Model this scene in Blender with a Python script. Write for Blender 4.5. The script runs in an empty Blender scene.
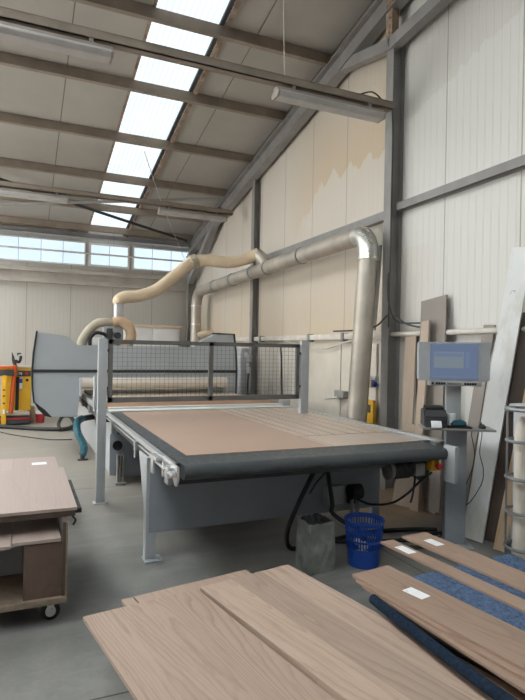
import bpy, bmesh, math, random
from mathutils import Vector, Matrix
random.seed(7)
S = bpy.context.scene
C = S.collection
PI = math.pi
V = Vector

# ------------------------------------------------------------------ helpers
class MB:
    """collects shapes and links them as one mesh object"""
    def __init__(s): s.bm = bmesh.new()
    def box(s, x0, x1, y0, y1, z0, z1, bev=0.0, mat=None):
        b = bmesh.new()
        bmesh.ops.create_cube(b, size=1.0)
        sc = V((x1-x0, y1-y0, z1-z0)); c = V(((x0+x1)/2, (y0+y1)/2, (z0+z1)/2))
        for v in b.verts: v.co = V((v.co.x*sc.x, v.co.y*sc.y, v.co.z*sc.z))
        if bev: bmesh.ops.bevel(b, geom=b.edges[:], offset=bev, segments=2, affect='EDGES', profile=.6)
        for v in b.verts: v.co = (mat @ v.co if mat else v.co) + c
        s.merge(b); return s
    def merge(s, b):
        m = bpy.data.meshes.new('t'); b.to_mesh(m); b.free(); s.bm.from_mesh(m); bpy.data.meshes.remove(m)
    def cyl(s, p0, p1, r, r2=None, seg=20, cap=True):
        p0 = V(p0); p1 = V(p1); d = p1-p0; b = bmesh.new()
        bmesh.ops.create_cone(b, cap_ends=cap, segments=seg, radius1=r, radius2=r if r2 is None else r2, depth=d.length)
        q = d.to_track_quat('Z', 'Y').to_matrix().to_4x4(); q.translation = (p0+p1)/2
        b.transform(q); s.merge(b); return s
    def tube(s, pts, r, seg=12, smooth=0, radii=None):
        pts = [V(p) for p in pts]
        if smooth: pts = spline(pts, smooth)
        n = len(pts); rings = []; bm = s.bm
        up = V((0, 0, 1)); t0 = (pts[1]-pts[0]).normalized()
        if abs(t0.dot(up)) > .95: up = V((0, 1, 0))
        nrm = (up - t0*up.dot(t0)).normalized()
        for i, p in enumerate(pts):
            t = (pts[min(i+1, n-1)]-pts[max(i-1, 0)]).normalized()
            nrm = (nrm - t*nrm.dot(t)).normalized(); bi = t.cross(nrm)
            rr = r if radii is None else radii[min(i, len(radii)-1)]
            rings.append([bm.verts.new(p+(nrm*math.cos(2*PI*k/seg)+bi*math.sin(2*PI*k/seg))*rr) for k in range(seg)])
        for a, b in zip(rings, rings[1:]):
            for k in range(seg): bm.faces.new((a[k], a[(k+1) % seg], b[(k+1) % seg], b[k]))
        bm.faces.new(rings[0][::-1]); bm.faces.new(rings[-1]); return s
    def prism(s, poly, axis, a, b, bev=0.0):
        """extrude a 2-D outline along axis 0/1/2"""
        m = bmesh.new()
        def P(u, v, w): return V((w, u, v)) if axis == 0 else (V((u, w, v)) if axis == 1 else V((u, v, w)))
        lo = [m.verts.new(P(u, v, a)) for u, v in poly]; hi = [m.verts.new(P(u, v, b)) for u, v in poly]
        n = len(poly); m.faces.new(lo[::-1]); m.faces.new(hi)
        for i in range(n): m.faces.new((lo[i], lo[(i+1) % n], hi[(i+1) % n], hi[i]))
        bmesh.ops.recalc_face_normals(m, faces=m.faces[:])
        if bev: bmesh.ops.bevel(m, geom=m.edges[:], offset=bev, segments=2, affect='EDGES')
        s.merge(m); return s
    def lathe(s, prof, c, seg=32):
        bm = s.bm; c = V(c); rings = []
        for r, z in prof: rings.append([bm.verts.new(c+V((r*math.cos(2*PI*k/seg), r*math.sin(2*PI*k/seg), z))) for k in range(seg)])
        for a, b in zip(rings, rings[1:]):
            for k in range(seg): bm.faces.new((a[k], a[(k+1) % seg], b[(k+1) % seg], b[k]))
        return s
    def torus(s, c, R, r, axis='Z', seg=36, sub=10):
        c = V(c); pts = []
        bm = s.bm; rings = []
        for i in range(seg):
            a = 2*PI*i/seg; ring = []
            for k in range(sub):
                b = 2*PI*k/sub; rr = R+r*math.cos(b)
                p = V((rr*math.cos(a), rr*math.sin(a), r*math.sin(b)))
                if axis == 'X': p = V((p.z, p.x, p.y))
                if axis == 'Y': p = V((p.x, p.z, p.y))
                ring.append(bm.verts.new(c+p))
            rings.append(ring)
        for i in range(seg):
            a = rings[i]; b = rings[(i+1) % seg]
            for k in range(sub): bm.faces.new((a[k], b[k], b[(k+1) % sub], a[(k+1) % sub]))
        return s
    def sphere(s, c, r, sc=(1, 1, 1), u=20, v=12):
        b = bmesh.new(); bmesh.ops.create_uvsphere(b, u_segments=u, v_segments=v, radius=r)
        for x in b.verts: x.co = V((x.co.x*sc[0], x.co.y*sc[1], x.co.z*sc[2]))+V(c)
        s.merge(b); return s
    def build(s, name, mat, parent=None, off=None, smooth=True):
        m = bpy.data.meshes.new(name)
        bmesh.ops.recalc_face_normals(s.bm, faces=s.bm.faces[:])
        if off is None: off = OFF.get(parent.name, V((0, 0, 0))) if parent else V((0, 0, 0))
        for v in s.bm.verts: v.co -= off
        s.bm.to_mesh(m); s.bm.free()
        if smooth:
            m.shade_smooth()
            m.set_sharp_from_angle(angle=math.radians(35))
        o = bpy.data.objects.new(name, m); C.objects.link(o)
        if mat: m.materials.append(mat)
        if parent: o.parent = parent
        else: o.location = off
        OFF[o.name] = off
        return o
OFF = {}
def spline(pts, k):
    out = []; n = len(pts)
    for i in range(n-1):
        p0 = pts[max(i-1, 0)]; p1 = pts[i]; p2 = pts[i+1]; p3 = pts[min(i+2, n-1)]
        for j in range(k):
            t = j/k
            out.append(.5*((2*p1)+(p2-p0)*t+(2*p0-5*p1+4*p2-p3)*t*t+(3*p1-p0-3*p2+p3)*t**3))
    out.append(pts[-1]); return out
def thing(name, label, cat, loc=(0, 0, 0), group=None):
    o = bpy.data.objects.new(name, None); C.objects.link(o); o.location = loc; o.empty_display_size = .1
    OFF[o.name] = V(loc); o['label'] = label; o['category'] = cat
    if group: o['group'] = group
    return o
def tag(o, label, cat, group=None):
    o['label'] = label; o['category'] = cat
    if group: o['group'] = group
    return o
def single(name, mb, mat, label, cat, base, group=None, smooth=True):
    return tag(mb.build(name, mat, None, V(base), smooth), label, cat, group)
def struct(name, mb, mat, label, cat, smooth=False, group=None, off=None):
    o = mb.build(name, mat, None, off, smooth); o['kind'] = 'structure'; o['label'] = label; o['category'] = cat
    if group: o['group'] = group
    return o

# ------------------------------------------------------------------ materials
def newmat(name):
    m = bpy.data.materials.new(name); m.use_nodes = True; nt = m.node_tree; nt.nodes.clear()
    out = nt.nodes.new('ShaderNodeOutputMaterial'); b = nt.nodes.new('ShaderNodeBsdfPrincipled')
    nt.links.new(b.outputs[0], out.inputs[0]); return m, nt, b
class NT:
    def __init__(s, nt): s.nt = nt
    def n(s, t, **kw):
        n = s.nt.nodes.new(t)
        for k, v in kw.items(): setattr(n, k, v)
        return n
    def l(s, a, b): s.nt.links.new(a, b)
    def put(s, sock, v):
        if hasattr(v, 'links') or isinstance(v, bpy.types.NodeSocket): s.l(v, sock)
        else: sock.default_value = v
    def math(s, op, a, b=0.0, c=None, clamp=False):
        n = s.n('ShaderNodeMath', operation=op, use_clamp=clamp); s.put(n.inputs[0], a); s.put(n.inputs[1], b)
        if c is not None: s.put(n.inputs[2], c)
        return n.outputs[0]
    def coord(s, which='Object', scale=(1, 1, 1), rot=(0, 0, 0), rnd=False):
        t = s.n('ShaderNodeTexCoord'); m = s.n('ShaderNodeMapping'); m.inputs['Scale'].default_value = scale; m.inputs['Rotation'].default_value = rot
        src = t.outputs[which]
        if rnd:
            oi = s.n('ShaderNodeObjectInfo'); va = s.n('ShaderNodeVectorMath', operation='ADD')
            mu = s.math('MULTIPLY', oi.outputs['Random'], 31.0); s.l(src, va.inputs[0]); s.l(mu, va.inputs[1]); src = va.outputs[0]
        s.l(src, m.inputs['Vector']); return m.outputs[0]
    def geo(s): return s.n('ShaderNodeNewGeometry').outputs['Position']
    def noise(s, vec, scale, detail=4, rough=.55, dist=0):
        n = s.n('ShaderNodeTexNoise'); s.l(vec, n.inputs['Vector']); n.inputs['Scale'].default_value = scale
        n.inputs['Detail'].default_value = detail; n.inputs['Roughness'].default_value = rough; n.inputs['Distortion'].default_value = dist
        return n.outputs['Fac']
    def ramp(s, fac, stops, interp='LINEAR'):
        r = s.n('ShaderNodeValToRGB'); s.l(fac, r.inputs[0]); e = r.color_ramp.elements; r.color_ramp.interpolation = interp
        while len(e) < len(stops): e.new(.5)
        for x, (p, c) in zip(e, stops): x.position = p; x.color = (c, c, c, 1) if not isinstance(c, (tuple, list)) else (*c[:3], 1)
        return r.outputs[0]
    def mix(s, f, a, b, mode='MIX'):
        n = s.n('ShaderNodeMix', data_type='RGBA', blend_type=mode); s.put(n.inputs[0], f)
        for k, v in ((6, a), (7, b)):
            if isinstance(v, (tuple, list)): n.inputs[k].default_value = (*v[:3], 1)
            else: s.l(v, n.inputs[k])
        return n.outputs[2]
    def bump(s, h, strength=.2, dist=.01):
        b = s.n('ShaderNodeBump'); b.inputs['Strength'].default_value = strength; b.inputs['Distance'].default_value = dist
        s.l(h, b.inputs['Height']); return b.outputs[0]

def plain(name, col, rough=.5, metal=0.0, var=.12, scale=6, bump=0, spec=.5):
    """surface colour with slight mottled wear"""
    m, nt, b = newmat(name); t = NT(nt)
    co = t.coord(rnd=True); f = t.noise(co, scale, 5)
    lo = tuple(c*(1-var) for c in col); hi = tuple(min(1, c*(1+var)) for c in col)
    c = t.ramp(f, [(.3, lo), (.7, hi)]); t.l(c, b.inputs['Base Color'])
    b.inputs['Metallic'].default_value = metal; b.inputs['Specular IOR Level'].default_value = spec
    r = t.ramp(t.noise(co, scale*2.5, 4), [(.3, max(0, rough-.08)), (.7, min(1, rough+.08))]); t.l(r, b.inputs['Roughness'])
    if bump: t.l(t.bump(t.noise(co, scale*14, 3), bump, .004), b.inputs['Normal'])
    return m

def wood(name, c_lo, c_hi, c_line, lines=30.0, rough=.5, stretch=.13, strip=0, stripvar=.12, linef=.5, fine=.3):
    """veneer with cathedral figure: grain runs along object Y"""
    m, nt, b = newmat(name); t = NT(nt)
    co = t.coord(scale=(1, stretch, 1), rnd=True)
    col = t.ramp(t.noise(co, 5, 5, .6), [(.3, c_lo), (.7, c_hi)])
    n = t.noise(co, 2.3, 2.0, .45, .15)
    co3 = t.coord(scale=(1, .25, 1), rnd=True)
    n = t.math('ADD', n, t.math('MULTIPLY', t.noise(co3, 22, 2, .5), .012))
    w = t.math('FRACT', t.math('MULTIPLY', n, lines))
    lf = t.ramp(w, [(.0, 1.0), (.10, .55), (.42, 0.0), (.90, .0), (1.0, 1.0)])
    pat = t.ramp(t.noise(co, 3.0, 2), [(.35, .25), (.62, 1.0)])
    lf2 = t.math('MULTIPLY', t.math('MULTIPLY', lf, pat), linef)
    col = t.mix(lf2, col, c_line)
    co2 = t.coord(scale=(1, .03, 1), rnd=True)
    pores = t.ramp(t.noise(co2, 140, 3, .7), [(.50, 0.0), (.72, 1.0)])
    col = t.mix(t.math('MULTIPLY', pores, fine), col, c_line)
    oi = t.n('ShaderNodeObjectInfo')
    if strip:
        tc = t.n('ShaderNodeTexCoord'); sx = t.n('ShaderNodeSeparateXYZ'); t.l(tc.outputs['Object'], sx.inputs[0])
        wob = t.math('MULTIPLY', t.math('SUBTRACT', t.noise(co, 4, 3), .5), .02)
        k = t.math('FLOOR', t.math('DIVIDE', t.math('ADD', sx.outputs[0], wob), strip))
        v = t.math('ADD', t.math('MULTIPLY', t.math('PINGPONG', k, 1.0), -stripvar), 1+stripvar*.4)
        hs = t.n('ShaderNodeHueSaturation'); t.l(v, hs.inputs['Value']); t.l(col, hs.inputs['Color']); col = hs.outputs[0]
    hs = t.n('ShaderNodeHueSaturation')
    t.l(t.math('ADD', t.math('MULTIPLY', oi.outputs['Random'], .10), .95), hs.inputs['Value']); t.l(col, hs.inputs['Color'])
    t.l(hs.outputs[0], b.inputs['Base Color']); b.inputs['Roughness'].default_value = rough
    t.l(t.bump(pores, .08, .002), b.inputs['Normal'])
    return m

def emit(name, col, strength, var=.06):
    m = bpy.data.materials.new(name); m.use_nodes = True; nt = m.node_tree; nt.nodes.clear(); t = NT(nt)
    out = t.n('ShaderNodeOutputMaterial'); e = t.n('ShaderNodeEmission'); e.inputs['Strength'].default_value = strength
    co = t.coord(scale=(1, 1, 1)); f = t.noise(co, 1.3, 4)
    t.l(t.ramp(f, [(.3, tuple(c*(1-var) for c in col)), (.7, tuple(c*(1+var) for c in col))]), e.inputs['Color'])
    t.l(e.outputs[0], out.inputs[0]); return m

M = {}
M['grey_blue'] = plain('grey_blue_paint', (.30, .33, .365), .45, var=.05)
M['grey_light'] = plain('light_grey_paint', (.44, .46, .475), .42, var=.05)
M['hood'] = plain('hood_grey_paint', (.43, .465, .49), .35, var=.04, scale=2)
M['black_stripe'] = plain('dark_trim', (.03, .034, .038), .4)
M['rack'] = plain('rack_steel', (.26, .265, .275), .35, metal=.5, var=.08)
M['dark'] = plain('dark_machine', (.045, .047, .05), .5)
M['black'] = plain('black_rubber', (.012, .012, .013), .55)
M['steel'] = plain('structural_steel', (.26, .25, .238), .5, var=.15, scale=3)
M['purlin'] = plain('dusty_purlin', (.27, .22, .175), .75, var=.2, scale=3)
M['galv'] = plain('galvanised_pipe', (.47, .43, .37), .48, metal=.55, var=.16, scale=3)
M['galv_new'] = plain('galvanised_elbow', (.62, .60, .56), .32, metal=.8, var=.1, scale=5)
M['alu'] = plain('aluminium', (.55, .56, .57), .38, metal=.6, var=.04)
M['chrome'] = plain('bright_steel', (.70, .70, .70), .33, metal=.8, var=.05)
M['fabric'] = plain('dusty_fabric_hose', (.66, .53, .37), .85, var=.1, scale=5, bump=.3)
M['hose_grey'] = plain('dusty_grey_hose', (.43, .38, .29), .7, var=.15)
M['hose_tan'] = plain('dusty_tan_hose', (.55, .39, .25), .75, var=.15)
M['white'] = plain('white_plastic', (.72, .72, .70), .4, var=.05)
M['door'] = plain('dusty_cream_door', (.60, .555, .47), .5, var=.1, scale=2)
M['paper'] = plain('paper', (.82, .84, .86), .6, var=.02)
M['yellow'] = plain('yellow_paint', (.75, .42, .025), .4, var=.08)
M['orange'] = plain('orange_paint', (.62, .10, .02), .4, var=.1)
M['red'] = plain('red_plastic', (.42, .03, .03), .4)
M['blue_plastic'] = plain('blue_plastic', (.012, .06, .32), .35, var=.08)
M['teal'] = plain('teal_plastic', (.025, .12, .155), .5)
M['carpet'] = plain('blue_carpet', (.085, .13, .22), .95, var=.45, scale=70, bump=.8, spec=.1)
M['carpet_dark'] = plain('dark_blue_carpet', (.015, .026, .046), .95, var=.4, scale=60, bump=.8, spec=.1)
M['zinc'] = plain('worn_zinc_sheet', (.23, .24, .225), .5, metal=.35, var=.45, scale=7)
M['wire'] = plain('mesh_wire', (.15, .148, .145), .5)
M['trunk'] = plain('cable_trunking', (.62, .58, .52), .6, var=.12)
M['rail_dust'] = plain('dusty_rail', (.40, .365, .32), .7, var=.15, scale=3)
M['fixture'] = plain('dusty_fixture', (.30, .265, .23), .6, var=.15)
M['lens'] = plain('fixture_diffuser', (.45, .43, .41), .4, var=.1)
M['plywood'] = wood('plywood', (.50, .36, .22), (.58, .43, .28), (.40, .27, .15), 12, .6)
M['oak'] = wood('oak_veneer', (.375, .275, .215), (.43, .32, .255), (.20, .13, .095), 64, .46, .085, linef=.6, fine=.4)
M['oak_strip'] = wood('oak_planked_veneer', (.40, .30, .235), (.45, .34, .27), (.22, .145, .105), 60, .46, .06, strip=.192, stripvar=.22, linef=.5, fine=.4)
M['walnut'] = wood('brown_veneer', (.31, .21, .155), (.365, .255, .19), (.16, .10, .07), 50, .5, .07, linef=.6)
M['walnut_dark'] = wood('dark_brown_veneer', (.075, .052, .04), (.105, .075, .058), (.045, .03, .024), 24, .5, .06)
M['walnut_mid'] = wood('mid_brown_veneer', (.125, .08, .06), (.165, .11, .085), (.08, .05, .04), 24, .5, .06)
M['pink_board'] = wood('pale_rose_veneer', (.41, .325, .285), (.45, .36, .32), (.31, .235, .20), 60, .42, .03, linef=.25, fine=.25)
M['grey_board'] = wood('grey_brown_board', (.255, .22, .195), (.28, .245, .215), (.21, .18, .155), 20, .5, .05, linef=.15)
M['pale_board'] = wood('pale_oak_board', (.42, .33, .255), (.47, .375, .29), (.34, .26, .19), 24, .55, .06, linef=.3)
M['mdf_sheet'] = plain('veneered_sheet', (.43, .305, .235), .3, var=.035, scale=1.1)
for l in [l for l in M['mdf_sheet'].node_tree.links if l.to_socket.name == 'Roughness']: M['mdf_sheet'].node_tree.links.remove(l)
M['strip_sheet'] = wood('pale_strip_veneer', (.47, .375, .31), (.53, .43, .355), (.36, .27, .21), 24, .36, .05, linef=.25)
M['chipboard'] = plain('worn_chipboard', (.24, .185, .135), .7, var=.2, scale=20)
M['mdf'] = plain('brown_mdf', (.30, .18, .11), .7, var=.12, scale=4)
M['mdf_pale'] = plain('pale_mdf', (.60, .50, .385), .65, var=.08)
M['roller'] = plain('pale_roller', (.66, .60, .52), .5, var=.08)
M['belt'] = plain('conveyor_belt', (.062, .072, .078), .42, var=.15, scale=9)
M['screen'] = emit('screen_glow', (.20, .26, .40), .8, .03)
M['screen_win'] = emit('screen_window', (.28, .34, .39), .8, .02)
M['screen_bar'] = emit('screen_bar', (.22, .29, .45), .8, .02)

def whiteboard():
    m, nt, b = newmat('white_laminate'); t = NT(nt)
    co = t.coord(scale=(1, .35, 1)); f = t.noise(co, 3.2, 6, .65)
    c = t.ramp(f, [(.36, (.62, .60, .54)), (.5, (.76, .77, .76))]); t.l(c, b.inputs['Base Color']); b.inputs['Roughness'].default_value = .3; return m
M['whiteboard'] = whiteboard()

def concrete():
    m, nt, b = newmat('concrete_floor'); t = NT(nt); g = t.geo()
    f1 = t.noise(g, .55, 6, .6); f2 = t.noise(g, 4.5, 6, .65); f3 = t.noise(g, 38, 3, .6)
    c = t.ramp(f1, [(.34, (.17, .168, .158)), (.66, (.27, .265, .25))])
    c = t.mix(.55, c, t.ramp(f2, [(.35, .55), (.66, 1.0)]), 'MULTIPLY')
    c = t.mix(.25, c, t.ramp(f3, [(.3, .6), (.7, 1.0)]), 'MULTIPLY')
    sp = t.n('ShaderNodeMapping'); sp.inputs['Scale'].default_value = (.6, 2.4, 1); t.l(g, sp.inputs['Vector'])
    f4 = t.noise(sp.outputs[0], 1.9, 5, .6, .6)
    c = t.mix(t.math('MULTIPLY', t.ramp(f4, [(.5, 0.0), (.7, 1.0)]), .28), c, (.36, .36, .34))
    # fine sawdust lying further back in the hall
    s = t.n('ShaderNodeSeparateXYZ'); t.l(g, s.inputs[0])
    dy = t.n('ShaderNodeMapRange'); t.l(s.outputs[1], dy.inputs[0]); dy.inputs[1].default_value = 4.2; dy.inputs[2].default_value = 8.0
    dust = t.math('MULTIPLY', dy.outputs[0], t.ramp(f2, [(.3, .35), (.7, .8)]))
    c = t.mix(dust, c, (.40, .355, .285))
    # stray saw dust by the wall behind the conveyor
    ex = t.n('ShaderNodeMapRange'); t.l(s.outputs[0], ex.inputs[0]); ex.inputs[1].default_value = 2.9; ex.inputs[2].default_value = 3.3
    ey = t.n('ShaderNodeMapRange'); t.l(s.outputs[1], ey.inputs[0]); ey.inputs[1].default_value = 4.15; ey.inputs[2].default_value = 4.6
    wd = t.math('MULTIPLY', t.math('MULTIPLY', ex.outputs[0], ey.outputs[0]), t.ramp(t.noise(g, 3, 5, .7), [(.3, .5), (.6, .95)]))
    c = t.mix(wd, c, (.56, .40, .25))
    # expansion joints
    j = None
    for k, (ax, off, per) in enumerate(((1, 2.66, 4.0), (0, -1.2, 4.0))):
        d = t.math('ABSOLUTE', t.math('SUBTRACT', t.math('FRACT', t.math('DIVIDE', t.math('ADD', s.outputs[ax], 40-off+per/2), per)), .5))
        q = t.math('LESS_THAN', d, .006/per); j = q if j is None else t.math('MAXIMUM', j, q)
    c = t.mix(j, c, (.05, .048, .045))
    t.l(c, b.inputs['Base Color']); b.inputs['Specular IOR Level'].default_value = .45
    t.l(t.ramp(f2, [(.3, .36), (.7, .6)]), b.inputs['Roughness'])
    t.l(t.bump(f3, .08, .003), b.inputs['Normal']); return m

def panelwall(name, axis, seam_off, dusty):
    """sandwich-panel wall: vertical micro ribs, seams each metre, clinging dust"""
    m, nt, b = newmat(name); t = NT(nt); g = t.geo(); s = t.n('ShaderNodeSeparateXYZ'); t.l(g, s.inputs[0])
    u = s.outputs[axis]; z = s.outputs[2]
    rib = t.math('ABSOLUTE', t.math('SUBTRACT', t.math('FRACT', t.math('DIVIDE', t.math('ADD', u, 50), .1)), .5))
    ribm = t.ramp(rib, [(.0, 0.0), (.09, 1.0)])
    seam = t.math('ABSOLUTE', t.math('SUBTRACT', t.math('FRACT', t.math('ADD', u, 50.5-seam_off)), .5))
    seamm = t.ramp(seam, [(.004, 0.0), (.009, 1.0)])
    mp = t.n('ShaderNodeMapping'); t.l(g, mp.inputs['Vector']); mp.inputs['Scale'].default_value = (1, 1, .35)
    n1 = t.noise(mp.outputs[0], 1.1, 6, .6); n2 = t.noise(g, 9, 4)
    base = (.68, .675, .64) if dusty else (.53, .515, .475)
    c = t.mix(t.math('MULTIPLY', n1, .45), base, (.64, .61, .54) if dusty else (.47, .44, .39))
    if dusty:
        mr = t.n('ShaderNodeMapRange'); t.l(u, mr.inputs[0]); mr.inputs[1].default_value = 5.5; mr.inputs[2].default_value = 5.75
        far = mr.outputs[0]
        # ragged lower edge of the dust that has not been knocked off yet
        cu = t.n('ShaderNodeCombineXYZ'); t.l(t.math('MULTIPLY', u, 1.0), cu.inputs[0])
        rag = t.noise(cu.outputs[0], 3.2, 6, .75)
        tooth = t.math('PINGPONG', t.math('ADD', t.math('MULTIPLY', u, .55), t.math('MULTIPLY', rag, .25)), .13)
        jag = t.math('ADD', t.math('MULTIPLY', rag, .55), t.math('MULTIPLY', tooth, 1.3))
        fall = t.n('ShaderNodeMapRange'); t.l(u, fall.inputs[0]); fall.inputs[1].default_value = 7.4; fall.inputs[2].default_value = 8.3; fall.inputs[3].default_value = 3.88; fall.inputs[4].default_value = 3.2
        line = t.math('ADD', fall.outputs[0], jag)
        above = t.math('GREATER_THAN', z, line)
        nearb = t.n('ShaderNodeMapRange'); t.l(u, nearb.inputs[0]); nearb.inputs[1].default_value = 7.2; nearb.inputs[2].default_value = 8.6; nearb.inputs[3].default_value = 1; nearb.inputs[4].default_value = 0
        topf = t.n('ShaderNodeMapRange'); t.l(z, topf.inputs[0]); topf.inputs[1].default_value = 4.15; topf.inputs[2].default_value = 5.3; topf.inputs[3].default_value = 1; topf.inputs[4].default_value = .25
        strong = t.math('MULTIPLY', t.math('MULTIPLY', above, nearb.outputs[0]), topf.outputs[0])
        low = t.n('ShaderNodeMapRange'); t.l(z, low.inputs[0]); low.inputs[1].default_value = 1.85; low.inputs[2].default_value = 3.2; low.inputs[3].default_value = 1.0; low.inputs[4].default_value = .5
        lowcut = t.math('ADD', t.math('MULTIPLY', t.math('GREATER_THAN', z, 1.8), .55), .45)
        amt = t.math('ADD', t.math('MULTIPLY', strong, .6), t.math('MULTIPLY', t.math('MULTIPLY', low.outputs[0], lowcut), t.ramp(n1, [(.25, .65), (.75, 1.0)])))
        amt = t.math('MULTIPLY', amt, far, clamp=True)
        c = t.mix(amt, c, (.57, .455, .315))
        # nearer bay: thin film of dust above a ragged line
        l2 = t.math('ADD', t.math('ADD', t.math('MULTIPLY', t.math('SUBTRACT', 5.68, u), .26), 4.08), t.math('MULTIPLY', t.math('ADD', t.math('MULTIPLY', rag, 1.6), t.math('MULTIPLY', n2, .3)), .3))
        ab2 = t.math('MULTIPLY', t.math('GREATER_THAN', z, l2), t.math('SUBTRACT', 1.0, far))
        c = t.mix(t.math('MULTIPLY', ab2, .34), c, (.52, .49, .43))
        n3 = t.n('ShaderNodeMapRange'); t.l(u, n3.inputs[0]); n3.inputs[1].default_value = 4.7; n3.inputs[2].default_value = 5.6
        lowr = t.math('MULTIPLY', t.math('MULTIPLY', n3.outputs[0], t.math('SUBTRACT', 1.0, far)), t.math('LESS_THAN', z, 2.9))
        c = t.mix(t.math('MULTIPLY', lowr, .35), c, (.56, .47, .36))
    else:
        c = t.mix(t.math('MULTIPLY', t.ramp(n1, [(.3, 0.0), (.7, 1.0)]), .45), c, (.50, .44, .36))
    c = t.mix(t.math('MULTIPLY', t.math('SUBTRACT', 1.0, ribm), .12), c, (.3, .28, .25))
    c = t.mix(t.math('MULTIPLY', t.math('SUBTRACT', 1.0, seamm), .65), c, (.16, .15, .13))
    t.l(c, b.inputs['Base Color']); b.inputs['Roughness'].default_value = .42 if dusty else .6
    t.l(t.bump(t.math('MULTIPLY', ribm, seamm), .5, .006), b.inputs['Normal']); return m

def roofpanel():
    m, nt, b = newmat('roof_panel'); t = NT(nt); g = t.geo(); s = t.n('ShaderNodeSeparateXYZ'); t.l(g, s.inputs[0])
    u = s.outputs[0]
    seam = t.math('ABSOLUTE', t.math('SUBTRACT', t.math('FRACT', t.math('DIVIDE', t.math('ADD', u, 117.585-.535), 1.17)), .5))
    sm = t.ramp(seam, [(.004, 0.0), (.008, 1.0)])
    f = t.noise(g, 1.2, 5); c = t.ramp(f, [(.3, (.37, .345, .31)), (.7, (.43, .405, .365))])
    c = t.mix(t.math('SUBTRACT', 1.0, sm), c, (.14, .13, .115)); t.l(c, b.inputs['Base Color']); b.inputs['Roughness'].default_value = .6
    t.l(t.bump(sm, .4, .008), b.inputs['Normal']); return m
M['floor'] = concrete(); M['wall_r'] = panelwall('side_wall_panels', 1, .7, True); M['wall_b'] = panelwall('end_wall_panels', 0, .1, False)
M['roof'] = roofpanel(); M['wall_dim'] = plain('darkened_wall_panels', (.22, .21, .20), .7)  # dim panels: unseen walls darkened so they bounce less light
M['skylight'] = emit('skylight_daylight', (.90, .97, 1.0), 1.45, .07)
M['window'] = emit('window_daylight', (.72, .87, 1.0), 1.45, .07)
M['rust'] = plain('rusty_trim', (.30, .22, .16), .8, var=.45, scale=9)

nt = M['skylight'].node_tree; t = NT(nt)      # ribs let less light through: that dimming is painted into the emission colour
em = [n for n in nt.nodes if n.type == 'EMISSION'][0]; src = em.inputs['Color'].links[0].from_socket
sx = t.n('ShaderNodeSeparateXYZ'); t.l(t.geo(), sx.inputs[0])
rib = t.math('PINGPONG', t.math('MULTIPLY', sx.outputs[0], 26.0), 1.0)
t.l(t.mix(1.0, src, t.ramp(rib, [(.0, (.80, .84, .86)), (.6, (1, 1, 1))]), 'MULTIPLY'), em.inputs['Color'])

# ------------------------------------------------------------------ the hall
XW, YB, XL, YF = 4.2, 14.3, -7.0, -4.5
def zr(y): return 5.94-.195*(y-6.95)          # underside of the roof
RT = math.atan(.195)
struct('floor', MB().box(XL, XW+.2, YF, YB+.2, -.2, 0), M['floor'], 'grey concrete floor with expansion joints and sawdust', 'floor')
struct('wall_right', MB().prism([(YF, 0), (YB, 0), (YB, zr(YB)+.1), (YF, zr(YF)+.1)], 0, XW, XW+.12), M['wall_r'], 'white ribbed panel wall stained with tan sawdust', 'wall')
wb = MB()
z0, z1 = 3.655, 4.245
wb.box(XL, XW+.12, YB, YB+.12, 0, z0); wb.box(XL, XW+.12, YB, YB+.12, z1, zr(YB)+.1)
wb.box(4.12, XW+.12, YB, YB+.12, z0, z1); wb.box(1.43, 1.505, YB, YB+.12, z0, z1); wb.box(2.505, 2.59, YB, YB+.12, z0, z1); wb.box(XL, -2.6, YB, YB+.12, z0, z1)
struct('wall_back', wb, M['wall_b'], 'off-white ribbed end wall below the high window strip', 'wall')
wl = MB().box(XL-.12, XL, YF, 7.0, 0, 8.2).box(XL-.12, XL, 11.0, YB+.1, 0, 8.2).box(XL-.12, XL, 7.0, 11.0, 3.4, 8.2)  # doorway out of view, assumed and sized for its daylight
struct('wall_left', wl, M['wall_dim'], 'unseen side wall darkened against bounced light, with an assumed daylight doorway', 'wall')
struct('wall_front', MB().box(XL-.12, XW+.12, YF-.12, YF, 0, 8.3), M['wall_dim'], 'wall behind the viewpoint, darkened to bounce less light', 'wall')
# roof with the strip for the skylight
SX0, SX1 = 1.46, 2.43
def slope(x0, x1, ya, yb, za, zb):
    b = MB(); b.prism([(ya, zr(ya)+za), (yb, zr(yb)+za), (yb, zr(yb)+zb), (ya, zr(ya)+zb)], 0, x0, x1); return b
rf = slope(XL-.1, -3.1, YF-.1, YB+.15, 0, .08); rf.prism([(YF-.1, zr(YF-.1)), (YB+.15, zr(YB+.15)), (YB+.15, zr(YB+.15)+.08), (YF-.1, zr(YF-.1)+.08)], 0, -1.1, SX0); rf.prism([(YF-.1, zr(YF-.1)), (YB+.15, zr(YB+.15)), (YB+.15, zr(YB+.15)+.08), (YF-.1, zr(YF-.1)+.08)], 0, SX1, XW+.15)
struct('ceiling', rf, M['roof'], 'dull grey insulated roof panels between the purlins', 'ceiling')
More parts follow.
